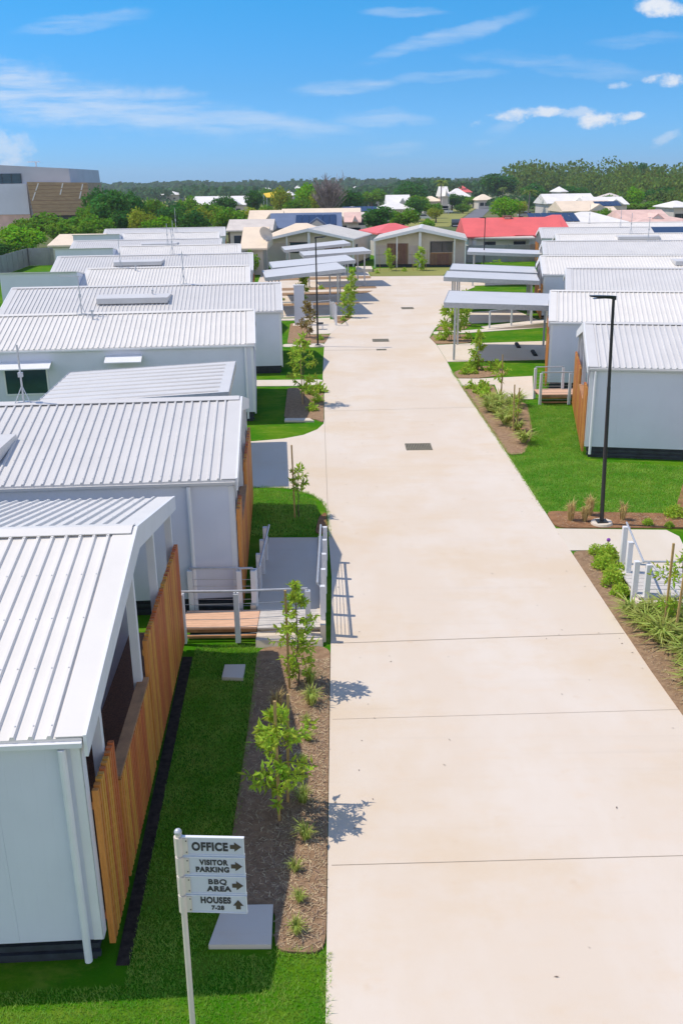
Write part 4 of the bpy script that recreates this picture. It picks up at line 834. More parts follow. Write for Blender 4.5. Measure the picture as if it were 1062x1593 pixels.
LAWN3 = [(-2.5, 22.8), (-.75, 22.8), (-.62, 24.4), (-.75, 25.6), (-1.3, 26.4), (-2.7, 26.8)]
tag(blades(LAWN3, 8000, .06, .011).build('grass', 'blade', fix=False), 'short turf blades behind the left ramp', 'grass', kind='stuff')
def edge_fringe(lines, step, h, w_):
    r = random.Random(21); b = MB()
    for pts in lines:
        for a, c in zip(pts[:-1], pts[1:]):
            A, B_ = Vector((a[0], a[1], 0)), Vector((c[0], c[1], 0)); n = int((B_ - A).length / step)
            for i in range(n):
                if r.random() < .35: continue
                p = A.lerp(B_, r.random()) + Vector((r.uniform(-.05, .05), r.uniform(-.05, .05), -.02)); t = r.uniform(0, 6.28); s_ = Vector((cos(t), sin(t), 0)) * w_
                b.add([p - s_, p + s_, p + Vector((r.uniform(-.07, .07), r.uniform(-.07, .07), h * r.uniform(.5, 1.3)))], [(0, 1, 2)])
    return b
tag(edge_fringe([[(-.25, 6.5), (-.25, 8.7)], [(-1.66, 16.2), (-1.62, 13.5), (-1.58, 9.5)], [(-.9, 8.75), (-.26, 8.7)], LEFT[2:10], [(5.45, 45), (5.6, 30), (5.63, 24.4)], [(5.64, 24.4), (9.4, 24.0)], [(6.15, 30.2), (7.0, 33), (7.7, 37.7)], [(5.6, 30.1), (6.15, 30.2)]], .004, .07, .008).build('grass', 'blade', fix=False), 'ragged turf edges along the driveway and beds', 'grass', kind='stuff')
def chips(polys, n, name, label):
    r = random.Random(5); b = MB()
    for poly, k_ in polys:
        xs = [p[0] for p in poly]; ys = [p[1] for p in poly]; k = 0
        while k < k_:
            p = (r.uniform(min(xs), max(xs)), r.uniform(min(ys), max(ys)))
            if not inside(p, poly): continue
            k += 1; a = r.uniform(0, pi); d = Vector((cos(a), sin(a), r.uniform(-.15, .3))) * r.uniform(.012, .05); s = Vector((-sin(a), cos(a), r.uniform(-.2, .2))) * r.uniform(.003, .007); c = Vector((p[0], p[1], .018 + r.uniform(0, .012)))
            b.add([c - d - s, c + d - s * .5, c + d + s * .5, c - d + s], [(0, 1, 2, 3)])
    tag(b.build(name, 'chip', fix=False), label, 'mulch', kind='stuff')
chips([([(-1.0, 16), (-1.0, 9.6), (-.9, 9.55), (-.86, 8.8), (-.28, 8.78), (-.28, 16)], 4200), ([(-1.6, 16), (-1.56, 9.6), (-1.0, 9.6), (-1.0, 16)], 1500), ([(5.7, 24.3), (9.3, 23.9), (9.3, 23), (5.7, 23.1)], 700), ([(5.7, 30.2), (6.1, 30.3), (7.6, 37.7), (6.6, 41), (5.5, 41)], 1200), ([(5.72, 21.3), (6.6, 21.3), (6.1, 18.0), (8, 17.7), (8, 12), (5.85, 12)], 3000)], 0, 'mulch', 'loose bark chips over the foreground beds')

def litter():
    r = random.Random(31); b = MB()
    for i in range(150):
        y = r.uniform(7, 46); x = r.uniform(-.2, 5.5) if r.random() < .5 else (r.uniform(-.2, .5) if r.random() < .5 else r.uniform(4.9, 5.6)); a = r.uniform(0, 6.28); d = Vector((cos(a), sin(a), .1)) * r.uniform(.015, .035); s_ = Vector((-sin(a), cos(a), .2)) * r.uniform(.004, .010); p = Vector((x, y, .012))
        b.add([p - d, p + s_, p + d, p - s_], [(0, 1, 2, 3)])
    tag(b.build('leaf_litter', 'bark', fix=False), 'tiny dry leaves and specks blown over the concrete driveway', 'leaf litter', kind='stuff')
litter()
# ------------------------------------------------------------------ far trees, houses, fences behind the estate
def crown_mesh(name, seed, mt, lobes, n, lsz, squash=1.0, hollow=.35):
    r = random.Random(seed); b = MB()
    tot = sum(l[3] ** 2 for l in lobes)
    for (lx, ly, lz, lr) in lobes:
        for i in range(int(n * lr ** 2 / tot)):
            d = rdir(r); q = (hollow + (1 - hollow) * r.random()) ** .6 * lr * (1 + .18 * sin(5 * d.x + seed) * cos(6 * d.y + 4 * d.z))
            p = Vector((lx, ly, lz)) + Vector((d.x, d.y, d.z * squash)) * q; e = (d * .7 + rdir(r) * .8).normalized(); s = e.orthogonal().normalized(); s.rotate(Matrix.Rotation(r.uniform(0, 6.28), 3, e)); u_ = e.cross(s); z = lsz * r.uniform(.55, 1.3)
            b.add([p + s * z, p + u_ * z * .7, p - s * z, p - u_ * z * .7], [(0, 1, 2, 3)])
    return b.build(name, mt, fix=False)
def tree_proto(seed, mt, lobes, n, lsz, trunk_h=.45, bark='bark'):
    """unit tree: height 1, width about 1"""
    t = thing('tree', 'x', 'tree')
    b = MB(); b.path([(0, 0, -.02), (.01, 0, trunk_h * .6), (0, .01, trunk_h)], [.035, .028, .018], 7)
    for (lx, ly, lz, lr) in lobes[:5]: b.tube((0, .005, trunk_h * .75), (lx * .8, ly * .8, lz), .016, .006, 5)
    b.build('trunk', bark, t); o = crown_mesh('crown', seed, mt, lobes, n, lsz); o.parent = t
    return t
def lobes(seed, k=9, w=.30, zc=.6, zr=.24, r=(.16, .26)):
    q = random.Random(seed); out = []
    for i in range(k):
        a = q.uniform(0, 2 * pi); f = q.random() ** .6; out.append((cos(a) * f * w, sin(a) * f * w, zc + q.uniform(-1, 1) * zr * (1 - .5 * f), q.uniform(*r)))
    return out
protos = {}
for nm, sd, mt, n in (('dark', 1, 'lf_dark', 2400), ('mid', 2, 'lf_mid', 2400), ('bright', 3, 'lf_bright', 2200), ('olive', 4, 'lf_olive', 2000), ('dark2', 5, 'lf_dark', 2300), ('mid2', 6, 'lf_mid', 2300)):
    protos[nm] = tree_proto(sd, mt, lobes(sd), n, .036)
protos['bush'] = tree_proto(7, 'lf_mid', lobes(7, 9, .34, .42, .2, (.18, .28)), 1800, .042, .2)
protos['bushb'] = tree_proto(8, 'lf_bright', lobes(8, 9, .34, .42, .2, (.18, .28)), 1800, .042, .2)
def palm_proto(seed):
    r = random.Random(seed); t = thing('palm_tree', 'x', 'palm tree'); MB().path([(0, 0, -.02), (.01, 0, .4), (.02, .01, .82)], [.03, .022, .018], 7).build('trunk', 'greybark', t); b = MB()
    for i in range(22):
        a = i * 2.4; up = r.uniform(-.15, .9); d = Vector((cos(a), sin(a), up)).normalized(); p = Vector((.02, .01, .82)); ln = .36 * r.uniform(.8, 1.1); s = Vector((-sin(a), cos(a), 0)); pr = p
        for k in range(1, 8):
            q = p + d * ln * k / 7 + Vector((0, 0, -.26 * (k / 7) ** 2 * ln * 2)); wd = .07 * sin(pi * (k / 7.6))
            for sg in (-1, 1): b.add([pr, q, q + s * sg * wd + d * .02 - Vector((0, 0, wd * .5))], [(0, 1, 2)])
            pr = q
    b.build('crown', 'lf_palm', t, fix=False); return t
protos['palm'] = palm_proto(3)
def bare_proto(seed):
    r = random.Random(seed); t = thing('tree', 'x', 'tree'); b = MB(); tw = MB()
    b.path([(0, 0, -.02), (.01, 0, .3), (0, 0, .55)], [.04, .03, .02], 7)
    for i in range(80):
        a = r.uniform(0, 6.28); z = r.uniform(.2, .5); p = Vector((0, 0, z)); q = p + Vector((cos(a) * r.uniform(.08, .3), sin(a) * r.uniform(.08, .3), r.uniform(.2, .46))); b.tube(p, q, .012, .004, 5)
        for k in range(16): p2 = p.lerp(q, r.uniform(.35, 1)); tw.tube(p2, p2 + Vector((r.uniform(-.08, .08), r.uniform(-.08, .08), r.uniform(.02, .15))), .0045, .002, 3)
    b.build('trunk', 'greybark', t); tw.build('twigs', 'greybark', t); return t
protos['bare'] = bare_proto(2)
used = set()
def tree(kind, label, px, Y, top, wpx, group='trees behind the estate', basez=0):
    """px: column in the photo, Y distance, top: row of its top, wpx: width in photo pixels"""
    p = AT(px, top, Y); zc = Y * cos(PITCH) + 6 * sin(PITCH); wd = wpx * zc / F; h = max(p.z - basez, 1.5)
    sc = (wd / .95, wd / .95, h / .98); loc = (p.x, Y, basez); rot = rnd.uniform(0, 6)
    q = protos[kind]
    if kind not in used: used.add(kind); q.location = loc; q.rotation_euler.z = rot; q.scale = sc; q['label'] = label; q['group'] = group; return q
    return dup(q, loc, rot, sc, label, group)
T = [('bright', 'light green leafy tree right behind the grey fence at the left edge', 22, 122, 350, 90), ('mid', 'broad green tree in front of the brown screened building', 92, 145, 328, 110), ('dark', 'dark low tree at the left edge under the pale building', 0, 118, 378, 60), ('mid2', 'green tree left of the broad one, below the white building wall', 45, 150, 335, 70),
     ('bushb', 'bright round bush beside the cream roof on the left', 137, 135, 358, 64), ('dark', 'biggest dark green tree right of the brown screened building', 172, 150, 292, 88), ('dark2', 'dark green tree just right of the biggest left tree', 205, 158, 300, 56), ('mid', 'green tree in front of the biggest dark left tree', 150, 138, 330, 60), ('palm', 'small pale palm above the cream roof', 157, 128, 352, 34), ('palm', 'second pale palm, right of the cream roof', 178, 130, 350, 34),
     ('olive', 'olive tree with yellowish crown behind the white roofs', 222, 140, 322, 62), ('mid2', 'round green tree behind the olive one', 240, 175, 302, 50), ('dark2', 'dark tree between the olive one and the far white roofs', 270, 165, 318, 56), ('mid', 'tree with thin top left of the far white roofs', 288, 210, 302, 40), ('olive', 'bushy tree below the far white roofs', 312, 160, 322, 56), ('mid', 'round bush tree left of the beige roofs', 355, 150, 318, 70), ('dark', 'feathery dark tree beside the yellow shade sail', 392, 260, 294, 36),
     ('olive', 'yellow green scrubby tree before the feathery dark one', 395, 175, 322, 80), ('olive', 'olive tree at the left of the yellow green clump in the centre', 438, 230, 289, 40), ('bright', 'tallest yellow green tree of the centre clump', 476, 235, 284, 52), ('olive', 'yellow green tree at the right of the centre clump', 498, 225, 292, 40), ('mid2', 'low green tree under the yellow green clump', 455, 215, 305, 50), ('bare', 'leafless grey purple tree standing above the centre roofs', 512, 210, 272, 92), ('dark', 'dark green round tree right of the leafless tree', 545, 240, 294, 48), ('mid', 'hazy green tree beyond the dark round one', 578, 330, 292, 50),
     ('dark', 'dark bushy tree behind the white gabled roof', 590, 165, 319, 62), ('mid', 'green bushy tree beside the dark one above the gabled roofs', 628, 172, 321, 50), ('bushb', 'low bright hedge bush behind the gabled roofs', 575, 140, 347, 60), ('dark2', 'dark tree left of the far palm', 640, 330, 283, 56), ('palm', 'tallest palm on the skyline right of centre', 686, 300, 274, 42), ('mid', 'tree under the tallest palm', 668, 260, 312, 46), ('olive', 'light green tree left of the side street', 678, 230, 322, 34), ('dark', 'dark street tree beside the white parked car', 703, 320, 300, 44), ('mid2', 'small street tree before the blue parked car', 728, 360, 303, 26), ('bushb', 'green bush at the corner of the side street', 667, 190, 334, 24),
     ('dark', 'big dark green tree on the skyline above the side street', 775, 420, 268, 72), ('bright', 'round bright green tree behind the red roof', 786, 215, 306, 52), ('palm', 'pale tall palm in front of the right hand woods', 823, 250, 290, 44), ('olive', 'yellow green tree between the round tree and the pale palm', 808, 245, 312, 30), ('palm', 'palm tree standing before the big dark skyline tree', 782, 400, 288, 24), ('mid', 'small garden tree among the white roofs on the right', 935, 165, 322, 42), ('olive', 'orange tinged shrub tree beside the small garden tree', 960, 172, 326, 24), ('bright', 'bright green conical tree in the right hand woods', 985, 260, 290, 36), ('dark2', 'grey green broad tree in the right hand woods near the frame edge', 1030, 300, 292, 62), ('mid', 'bushy tree under the bright conical one', 1000, 250, 312, 80), ('dark', 'big rounded grey green tree on the right skyline', 1000, 480, 251, 46), ('mid2', 'dark green tree at the right frame edge above the white roof', 1055, 240, 318, 60), ('dark2', 'low dark tree behind the pink roofs', 912, 300, 300, 34)]
T += [('bushb', 'small green bush over the beige fence before the cream dish house', 391, 98, 377, 26), ('dark2', 'dark tree behind the biggest left tree, touching the horizon', 150, 190, 294, 60), ('mid', 'green tree filling the gap right of the brown screen', 138, 160, 312, 50), ('mid2', 'dense green tree above the fence corner, below the brown screen', 110, 140, 340, 80), ('dark', 'dark tree between the two pale palms and the olive tree', 195, 145, 325, 60), ('bright', 'light green tree before the olive tree', 250, 138, 336, 60), ('dark2', 'dark green tree behind the farthest left roof, centre', 300, 152, 328, 60), ('mid2', 'green tree behind the farthest left roof, right part', 330, 190, 310, 60), ('dark', 'dark green tree below the far left white roofs', 345, 240, 303, 50), ('bushb', 'bright scrub beside the far left street lamp', 280, 135, 344, 50), ('bush', 'low scrub right of the far left street lamp', 320, 138, 340, 60),
      ('mid', 'green tree behind the yellow shade sail', 420, 360, 291, 40), ('bush', 'scrub below the yellow shade sail', 415, 250, 310, 50), ('dark2', 'dark tree right of the yellow green clump', 522, 300, 296, 36), ('mid2', 'green tree between the white house and the far palm', 655, 280, 300, 40), ('dark', 'dark tree left of the white parked car', 640, 240, 306, 50), ('bush', 'garden shrubs beside the verge of the side street', 720, 300, 312, 30), ('mid', 'tree behind the far red roof', 745, 480, 284, 50), ('bush', 'shrubs in front of the big twin gabled house', 850, 200, 326, 40), ('dark', 'dark tree behind the big twin gabled house', 890, 330, 288, 60), ('mid2', 'tree at the right of the big twin gabled house', 955, 260, 300, 50), ('dark2', 'dark tree behind the round bright green tree', 830, 340, 286, 50), ('mid', 'green tree above the pinkish gabled roof', 1025, 220, 318, 50)]
for q in T: tree(*q)

def woods(name, label, boxes, seed, lsz, cards=90, mt='lf_far'):
    r = random.Random(seed); b = MB()
    for (x0, x1, y0, y1, n, h0, h1, wd) in boxes:
        for i in range(n):
            x, y = r.uniform(x0, x1), r.uniform(y0, y1); h = r.uniform(h0, h1); w_ = wd * r.uniform(.7, 1.3)
            for k in range(cards):
                d = rdir(r); q = (.4 + .6 * r.random()) ** .5; p = Vector((x + d.x * w_ * q, y + d.y * w_ * q, h * .58 + d.z * h * .42 * q)); e = rdir(r, -.2); s = e.orthogonal().normalized(); u_ = e.cross(s); z = lsz * w_ * r.uniform(.6, 1.4)
                b.add([p + s * z, p + u_ * z * .8, p - s * z, p - u_ * z * .8], [(0, 1, 2, 3)])
    tag(b.build(name, mt, fix=False), label, 'woods', kind='stuff')
woods('woods', 'wooded rise filling the right background', [(95, 330, 330, 430, 70, 9, 13, 8), (85, 400, 430, 620, 130, 12, 20, 10), (60, 200, 260, 330, 14, 5, 8, 6), (110, 190, 230, 300, 16, 6, 9, 7)], 3, .062, 480)
woods('woods', 'distant belt of trees along the left and central horizon', [(-620, 330, 1150, 1500, 330, 10, 16, 22), (-420, 100, 560, 760, 40, 6, 10, 12), (-160, 60, 300, 420, 16, 4, 6, 7), (20, 120, 420, 560, 22, 8, 12, 9)], 5, .12, 150, 'lf_belt')

# other houses beyond the estate
def bg_house(label, x, y, w_, d, ev, rg, rot, roof, wallm='palewall', style='hip', solar=None, group='older houses beyond the estate', win=True, z=0):
    t = thing('far_house', label, 'house', (x, y, z), R(rot), group); hw, hd = w_ / 2, d / 2; o = .5
    MB().box((-hw, -hd, -.1), (hw, hd, ev)).build('wall', wallm, t)
    q = MB(); rl = max(hw - hd, hw * .15) if style == 'hip' else hw + o
    bs = [(-hw - o, -hd - o, ev), (hw + o, -hd - o, ev), (hw + o, hd + o, ev), (-hw - o, hd + o, ev)]; tp = [(-rl, 0, rg), (rl, 0, rg)]
    q.add([(a, b_, c + .004) for a, b_, c in bs] + tp + [(a, b_, c - .18) for a, b_, c in bs], [(0, 1, 5, 4), (1, 2, 5), (2, 3, 4, 5), (3, 0, 4), (9, 8, 7, 6), (6, 7, 1, 0), (7, 8, 2, 1), (8, 9, 3, 2), (9, 6, 0, 3)])
    ro = q.build('roof', roof, t)
    if style == 'cross':                       # a small gable towards the viewer
        gx = hw * .35; gw = hw * .42
        q = MB().add([(gx - gw, -hd - o - .6, ev + .02), (gx + gw, -hd - o - .6, ev + .02), (gx, -hd - o - .6, ev + (rg - ev) * .72), (gx - gw, 0, ev + .02), (gx + gw, 0, ev + .02), (gx, 0, ev + (rg - ev) * .72)], [(0, 1, 2), (0, 2, 5, 3), (1, 4, 5, 2), (3, 5, 4)]); q.build('gable', roof, t)
        MB().add([(gx - gw * .7, -hd - o - .62, ev + .12), (gx + gw * .7, -hd - o - .62, ev + .12), (gx, -hd - o - .62, ev + (rg - ev) * .55), (gx - gw * .7, -hd - o - .605, ev + .12), (gx + gw * .7, -hd - o - .605, ev + .12), (gx, -hd - o - .605, ev + (rg - ev) * .55)], [(0, 1, 2), (3, 5, 4), (0, 3, 4, 1), (1, 4, 5, 2), (2, 5, 3, 0)]).build('gable_panel', wallm, t)
    if win:
        for k in (-.55, .1, .6): MB().box((hw * k - .7, -hd - .03, 1.0), (hw * k + .7, -hd - .004, 2.1)).build('window', 'glass', t)
    if solar:
        xa, xb, fa, fb = solar; f = lambda k: (-hd - o + (hd + o) * k, ev + (rg - ev) * k)
        ya, za = f(fa); yb, zb = f(fb); n = max(1, int(round((xb - xa) / 1.05)))
        for k in range(n):
            a = xa + (xb - xa) * k / n + .03; c = xa + (xb - xa) * (k + 1) / n - .03
            MB().hexa([(a, ya, za + .08), (c, ya, za + .08), (c, yb, zb + .08), (a, yb, zb + .08)], [(a, ya, za + .13), (c, ya, za + .13), (c, yb, zb + .13), (a, yb, zb + .13)]).build('solar_panel', 'solar', ro)
    return t
def bgp(px, py, z):                            # where a roof corner of height z stands
    return G(px, py, z)
def bghouse_px(label, pxl, pxr, py_eave, py_ridge, ev, roof, **k):
    Yd = k.pop('Y', None); z = 0
    if Yd:
        pa, pb = AT(pxl, py_eave, Yd), AT(pxr, py_eave, Yd); xa, xb, ya, yb = pa.x, pb.x, Yd, Yd; z = (pa.z + pb.z) / 2 - ev
    else: xa, ya = bgp(pxl, py_eave, ev); xb, yb = bgp(pxr, py_eave, ev)
    w_ = abs(xb - xa) - 1; y = (ya + yb) / 2; d = k.pop('d', w_ * .6)
    rg = max(AT((pxl + pxr) / 2, py_ridge, y + d / 2).z - z, ev + .6)
    return bg_house(label, (xa + xb) / 2, y + d / 2, w_, d, ev, rg, k.pop('rot', 0), roof, z=z, **k)
H = bghouse_px
H('house with a long red hip roof and brick vent behind the right carports', 720, 884, 367, 338, 2.7, 'red', d=9, wallm='offwhite', style='gable')
H('small red roof peeping over the two gabled houses', 572, 655, 362, 347, 2.9, 'red', d=9, rot=12)
H('house with cream hip roof and satellite dish left of the white gabled house', 374, 416, 386, 353, 2.7, 'cream', d=8.5, wallm='palewall', Y=99, style='gable', win=False)
H('house with wide cream roof between the satellite dish and the navy roof', 400, 535, 374, 347, 2.9, 'cream', d=10, Y=122)
H('beige flat pitched roof just behind the cream dish house', 352, 425, 358, 341, 2.8, 'beige', d=9, style='gable', Y=134)
H('navy blue grey roof with two banks of solar panels in the centre', 418, 532, 354, 331, 2.9, 'navy', d=11, solar=(-1.5, 4.5, .12, .8), style='cross', wallm='palewall', Y=142)
H('cream roof with small grey gable left of the navy roof', 385, 440, 345, 327, 3.0, 'cream', d=9, style='cross', Y=160)
H('long cream tiled roof behind the navy roof', 436, 562, 343, 324, 3.0, 'cream', d=12, style='cross', Y=170)
H('beige roof carrying a row of blue solar panels right of the leafless tree', 522, 575, 334, 321, 3.0, 'beige', d=11, solar=(-2, 5, .3, .9))
H('pink beige roof tucked behind the bushy dark tree', 535, 562, 345, 330, 3.0, 'pinkroof', d=8, style='cross')
H('cream roof at the left behind the white row houses', 78, 150, 381, 364, 2.6, 'cream', d=10, style='gable')
H('wide white roofs far off on the left beyond the trees', 300, 388, 319, 305, 3.2, 'offwhite', d=26, style='cross', wallm='palewall')
H('white roof on the far left horizon near the yellow sail', 398, 428, 299, 292, 4, 'offwhite', d=40)
H('little white roof on the horizon above the yellow green clump', 455, 470, 296, 289, 4, 'offwhite', d=20)
H('white house high behind the dark bushy tree in the centre', 600, 640, 318, 303, 3.2, 'offwhite', d=12, style='cross')
H('second white roof, lower, beside the white house in the centre', 585, 645, 325, 314, 3.0, 'offwhite', d=12)
H('white roof on the skyline right of the leafless tree', 545, 560, 296, 290, 4, 'offwhite', d=20)
H('pale house with steep white gable left of the far red roof', 684, 700, 305, 290, 5, 'offwhite', d=14, style='cross')
H('far house with bright red roof above a white verandah roof', 706, 738, 299, 289, 5, 'red', d=18)
H('white verandah roof in front of the far red roof', 694, 736, 306, 293, 4, 'offwhite', d=18)
H('low cream house at the end of the side street', 740, 772, 311, 302, 3, 'cream', d=16)
H('white roofs half hidden in the trees above the pale palm', 822, 848, 299, 289, 5, 'offwhite', d=18)
H('big white house with twin gables right of the pale palm', 843, 938, 316, 301, 3.6, 'offwhite', d=16, style='cross')
H('cream pitched roof with blue solar panels in the middle of the right group', 868, 965, 328, 312, 3.2, 'cream', d=13, solar=(2, 7, .4, .85), style='cross')
H('pale roof with a long bank of solar panels facing the right hand row', 862, 985, 346, 329, 3.0, 'offwhite', d=10, solar=(-9, -2, .08, .85))
H('pinkish tiled roof with a bargeboard gable at the right', 965, 1050, 343, 326, 3.0, 'pinkroof', d=11, style='cross')
H('long pink roof at the right frame edge behind the farthest white roof', 975, 1100, 346, 335, 2.8, 'pinkroof', d=8)
H('white roof in the woods at the right frame edge', 1040, 1090, 322, 312, 3.4, 'offwhite', d=12)
def red_wing():
    o = [q for q in bpy.data.objects if q.get('label', '').startswith('house with a long red hip')][0]
    a, b_ = AT(800, 366, 113.6), AT(892, 366, 113.6); p, q = AT(858, 334, 121), AT(872, 334, 121)
    w_ = MB().add([tuple(Vector(v) - o.location) for v in (a, b_, b_ + Vector((0, 12, 0)), a + Vector((0, 12, 0)), p, q)], [(0, 1, 5, 4), (1, 2, 5), (2, 3, 4, 5), (3, 0, 4), (3, 2, 1, 0)]); w_.build('roof', 'red', o)
red_wing()
H('tiny white roof on the horizon left of the leafless tree', 488, 500, 297, 291, 4, 'offwhite', d=20)
H('small white roof in the trees right of the yellow sail', 440, 458, 304, 297, 4, 'offwhite', d=18)
H('low white roof behind the dark round tree in the centre', 560, 592, 311, 303, 3.5, 'offwhite', d=16)
H('cream roof peeping out left of the far white verandah roof', 655, 690, 313, 305, 3.5, 'cream', d=14)
H('wide white roof above the cream roof of the right group', 905, 985, 318, 306, 3.4, 'offwhite', d=14, style='cross')
H('small white roof high in the right hand woods', 868, 886, 298, 290, 6, 'offwhite', d=14)
H('white roof on the horizon at the far left field', 245, 275, 303, 297, 4, 'offwhite', d=24)
H('pale roof at the foot of the woods left of the conical tree', 940, 975, 308, 300, 4, 'beige', d=14)
# verandah roof of the red house
t = thing('verandah', 'long grey verandah roof on posts below the long red roof', 'verandah', (0, 0, 0), 0)
a, b_ = G(736, 371, 2.5), G(832, 371, 2.5)
MB().hexa([(a[0], a[1], 2.42), (b_[0], b_[1], 2.42), (b_[0], a[1] + 3, 2.8), (a[0], a[1] + 3, 2.8)], [(a[0], a[1], 2.6), (b_[0], b_[1], 2.6), (b_[0], a[1] + 3, 2.9), (a[0], a[1] + 3, 2.9)]).build('roof', 'beige', t)
for k in (0.01, .04, .97): MB().box((a[0] + (b_[0] - a[0]) * k - .08, a[1] + .15, 0), (a[0] + (b_[0] - a[0]) * k + .08, a[1] + .3, 2.41)).build('post', 'white', t)
p = AT(787, 341, 119); t = thing('roof_vent', 'brick red square vent on the ridge of the long red roof', 'roof vent', (p.x, 118.6, p.z - .6))
MB().box((-.35, -.35, 0), (.35, .35, .9)).build('body', 'pinkroof', t); MB().box((-.5, -.5, .903), (.5, .5, 1.05)).build('cap', 'brown', t)
p = AT(414, 364, 100); t = thing('satellite_dish', 'grey satellite dish on a stand by the cream roof', 'satellite dish', (p.x, 100, 0))
MB().tube((0, 0, 0), (0, 0, p.z - .4), .06, n=8).build('pole', 'galv', t); q = MB(); n = 16
vs = [(0, .25, 0)]
for rr, dd in ((.35, .2), (.8, 0)): vs += [(rr * cos(2 * pi * i / n), dd, rr * sin(2 * pi * i / n)) for i in range(n)]
q.add(vs, [(0, 1 + i, 1 + (i + 1) % n) for i in range(n)] + [(1 + i, 1 + n + i, 1 + n + (i + 1) % n, 1 + (i + 1) % n) for i in range(n)]); o = q.build('dish', 'galv', t); o.location = (0, 0, p.z); o.rotation_euler = (R(25), 0, R(-35))
MB().tube((0, 0, p.z), (.2, -.7, p.z + .3), .02, n=5).build('feed_arm', 'galv', t)

# the pale institutional building at the left
def big_building():
    Y = 200; t = thing('building', 'large pale grey building with brown perforated screen rising above the left trees', 'building', (0, 0, 0))
    P0, P1 = AT(-60, 254, Y), AT(107, 262, Y); b = MB()
    b.hexa([(P0.x, Y, 0), (P1.x + .7, Y, 0), (P1.x + .7, Y + 25, 0), (P0.x, Y + 25, 0)], [(P0.x, Y, P0.z), (P1.x, Y, P1.z), (P1.x, Y + 25, P1.z), (P0.x, Y + 25, P0.z)]); b.build('wall', 'bldg', t)
    a, c = AT(-60, 287, Y - .6), AT(42, 287, Y - .6); lo = AT(0, 334, Y - .6).z
    MB().box((a.x, Y - .8, lo), (c.x, Y - .004, a.z)).build('lower_wall', 'bldgw', t); MB().box((a.x, Y - .6, 0), (c.x, Y - .006, lo - .003)).build('base_wall', 'pinkroof', t)
    a, c = AT(-60, 271, Y - .3), AT(34, 285, Y - .3); w_ = MB().box((a.x, Y - .3, c.z), (c.x, Y - .004, a.z)).build('window', 'tealglass', t)
    q = MB()
    for k in range(8): x = c.x - k * 1.9; q.box((x - .05, Y - .36, c.z), (x + .05, Y - .303, a.z))
    q.build('mullion', 'dark', w_)
    a, c = AT(42, 283, Y - 3), AT(136, 284, Y - 3); lo = AT(90, 335, Y - 3).z
    s_ = MB().hexa([(a.x + .6, Y - 3, lo), (c.x + .3, Y - 3, lo), (c.x + .3, Y + 8, lo), (a.x + .6, Y - .9, lo)], [(a.x, Y - 3, a.z), (c.x, Y - 3, c.z), (c.x, Y + 8, c.z), (a.x, Y - .9, a.z)]).build('screen', 'mesh_brown', t)
    q = MB()
    for (x0, y0, x1, y1) in ((60, 285, 51, 312), (98, 285, 94, 303), (129, 286, 124, 309)):
        A, B_ = AT(x0, y0, Y - 3.08), AT(x1, y1, Y - 3.08); M1 = A.lerp(B_, .42); M2 = A.lerp(B_, .5); q.hexa([(B_.x - .12, Y - 3.1, B_.z), (B_.x + .12, Y - 3.1, B_.z), (B_.x + .12, Y - 3.02, B_.z), (B_.x - .12, Y - 3.02, B_.z)], [(M2.x - .12, Y - 3.1, M2.z), (M2.x + .12, Y - 3.1, M2.z), (M2.x + .12, Y - 3.02, M2.z), (M2.x - .12, Y - 3.02, M2.z)])
        q.hexa([(M1.x - .12, Y - 3.1, M1.z), (M1.x + .12, Y - 3.1, M1.z), (M1.x + .12, Y - 3.02, M1.z), (M1.x - .12, Y - 3.02, M1.z)], [(A.x - .12, Y - 3.1, A.z), (A.x + .12, Y - 3.1, A.z), (A.x + .12, Y - 3.02, A.z), (A.x - .12, Y - 3.02, A.z)])
    q.build('slot', 'offwhite', s_)
    q = MB()
    for k in range(1, 9): z = a.z - (a.z - lo) * k / 9; q.box((a.x + .2, Y - 3.05, z - .03), (c.x + .1, Y - 3.003, z + .03))
    q.build('rail', 'brown', s_)
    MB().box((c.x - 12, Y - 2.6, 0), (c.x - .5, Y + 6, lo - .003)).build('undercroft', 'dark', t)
    a = AT(52, 252, Y + 4); MB().box((a.x - 1.2, Y + 4, a.z - .05), (a.x + 1.2, Y + 5, a.z + .1)).box((a.x + .3, Y + 4.2, a.z - 2.6), (a.x + .5, Y + 4.6, a.z - .06)).build('roof_unit', 'white', t)
big_building()

# fences
def fence(label, pts, h, mt, cat='fence', step=2.4):
    t = thing('fence', label, cat, (0, 0, 0)); q = MB()
    for a, b in zip(pts[:-1], pts[1:]):
        A, B_ = Vector((a[0], a[1], 0)), Vector((b[0], b[1], 0)); d = (B_ - A); n = max(1, int(d.length / .2)); u = d.normalized(); nn = Vector((-u.y, u.x, 0))
        for i in range(n):
            p = A + d * i / n; e = A + d * (i + .97) / n; o = nn * (.02 if i % 2 else -.0)
            q.hexa([p + o, e + o, e + o + nn * .03, p + o + nn * .03], [Vector((0, 0, h)) + v for v in (p + o, e + o, e + o + nn * .03, p + o + nn * .03)])
    q.build('panel', mt, t)
    for a, b in zip(pts[:-1], pts[1:]):
        A, B_ = Vector((a[0], a[1], 0)), Vector((b[0], b[1], 0)); n = max(1, int((B_ - A).length / step))
        for i in range(n + 1):
            p = A.lerp(B_, i / n); MB().box((p.x - .06, p.y - .09, 0), (p.x + .06, p.y - .005, h + .05)).build('post', mt, t)
    return t
fence('grey steel fence along the left edge and back of the left row', [(-33.5, 84), (-35.5, 100), (-36.8, 115), (-25, 119)], 2.0, 'fence')
fence('low beige fence beside the left row before the white gabled house', [(-11.5, 95.3), (-8.7, 96.3), (-8.3, 107.2)], 1.9, 'paling')
fence('grey vertical paling fence below the long red roof', [(14.5, 110.5), (27, 111.5)], 1.9, 'fence')
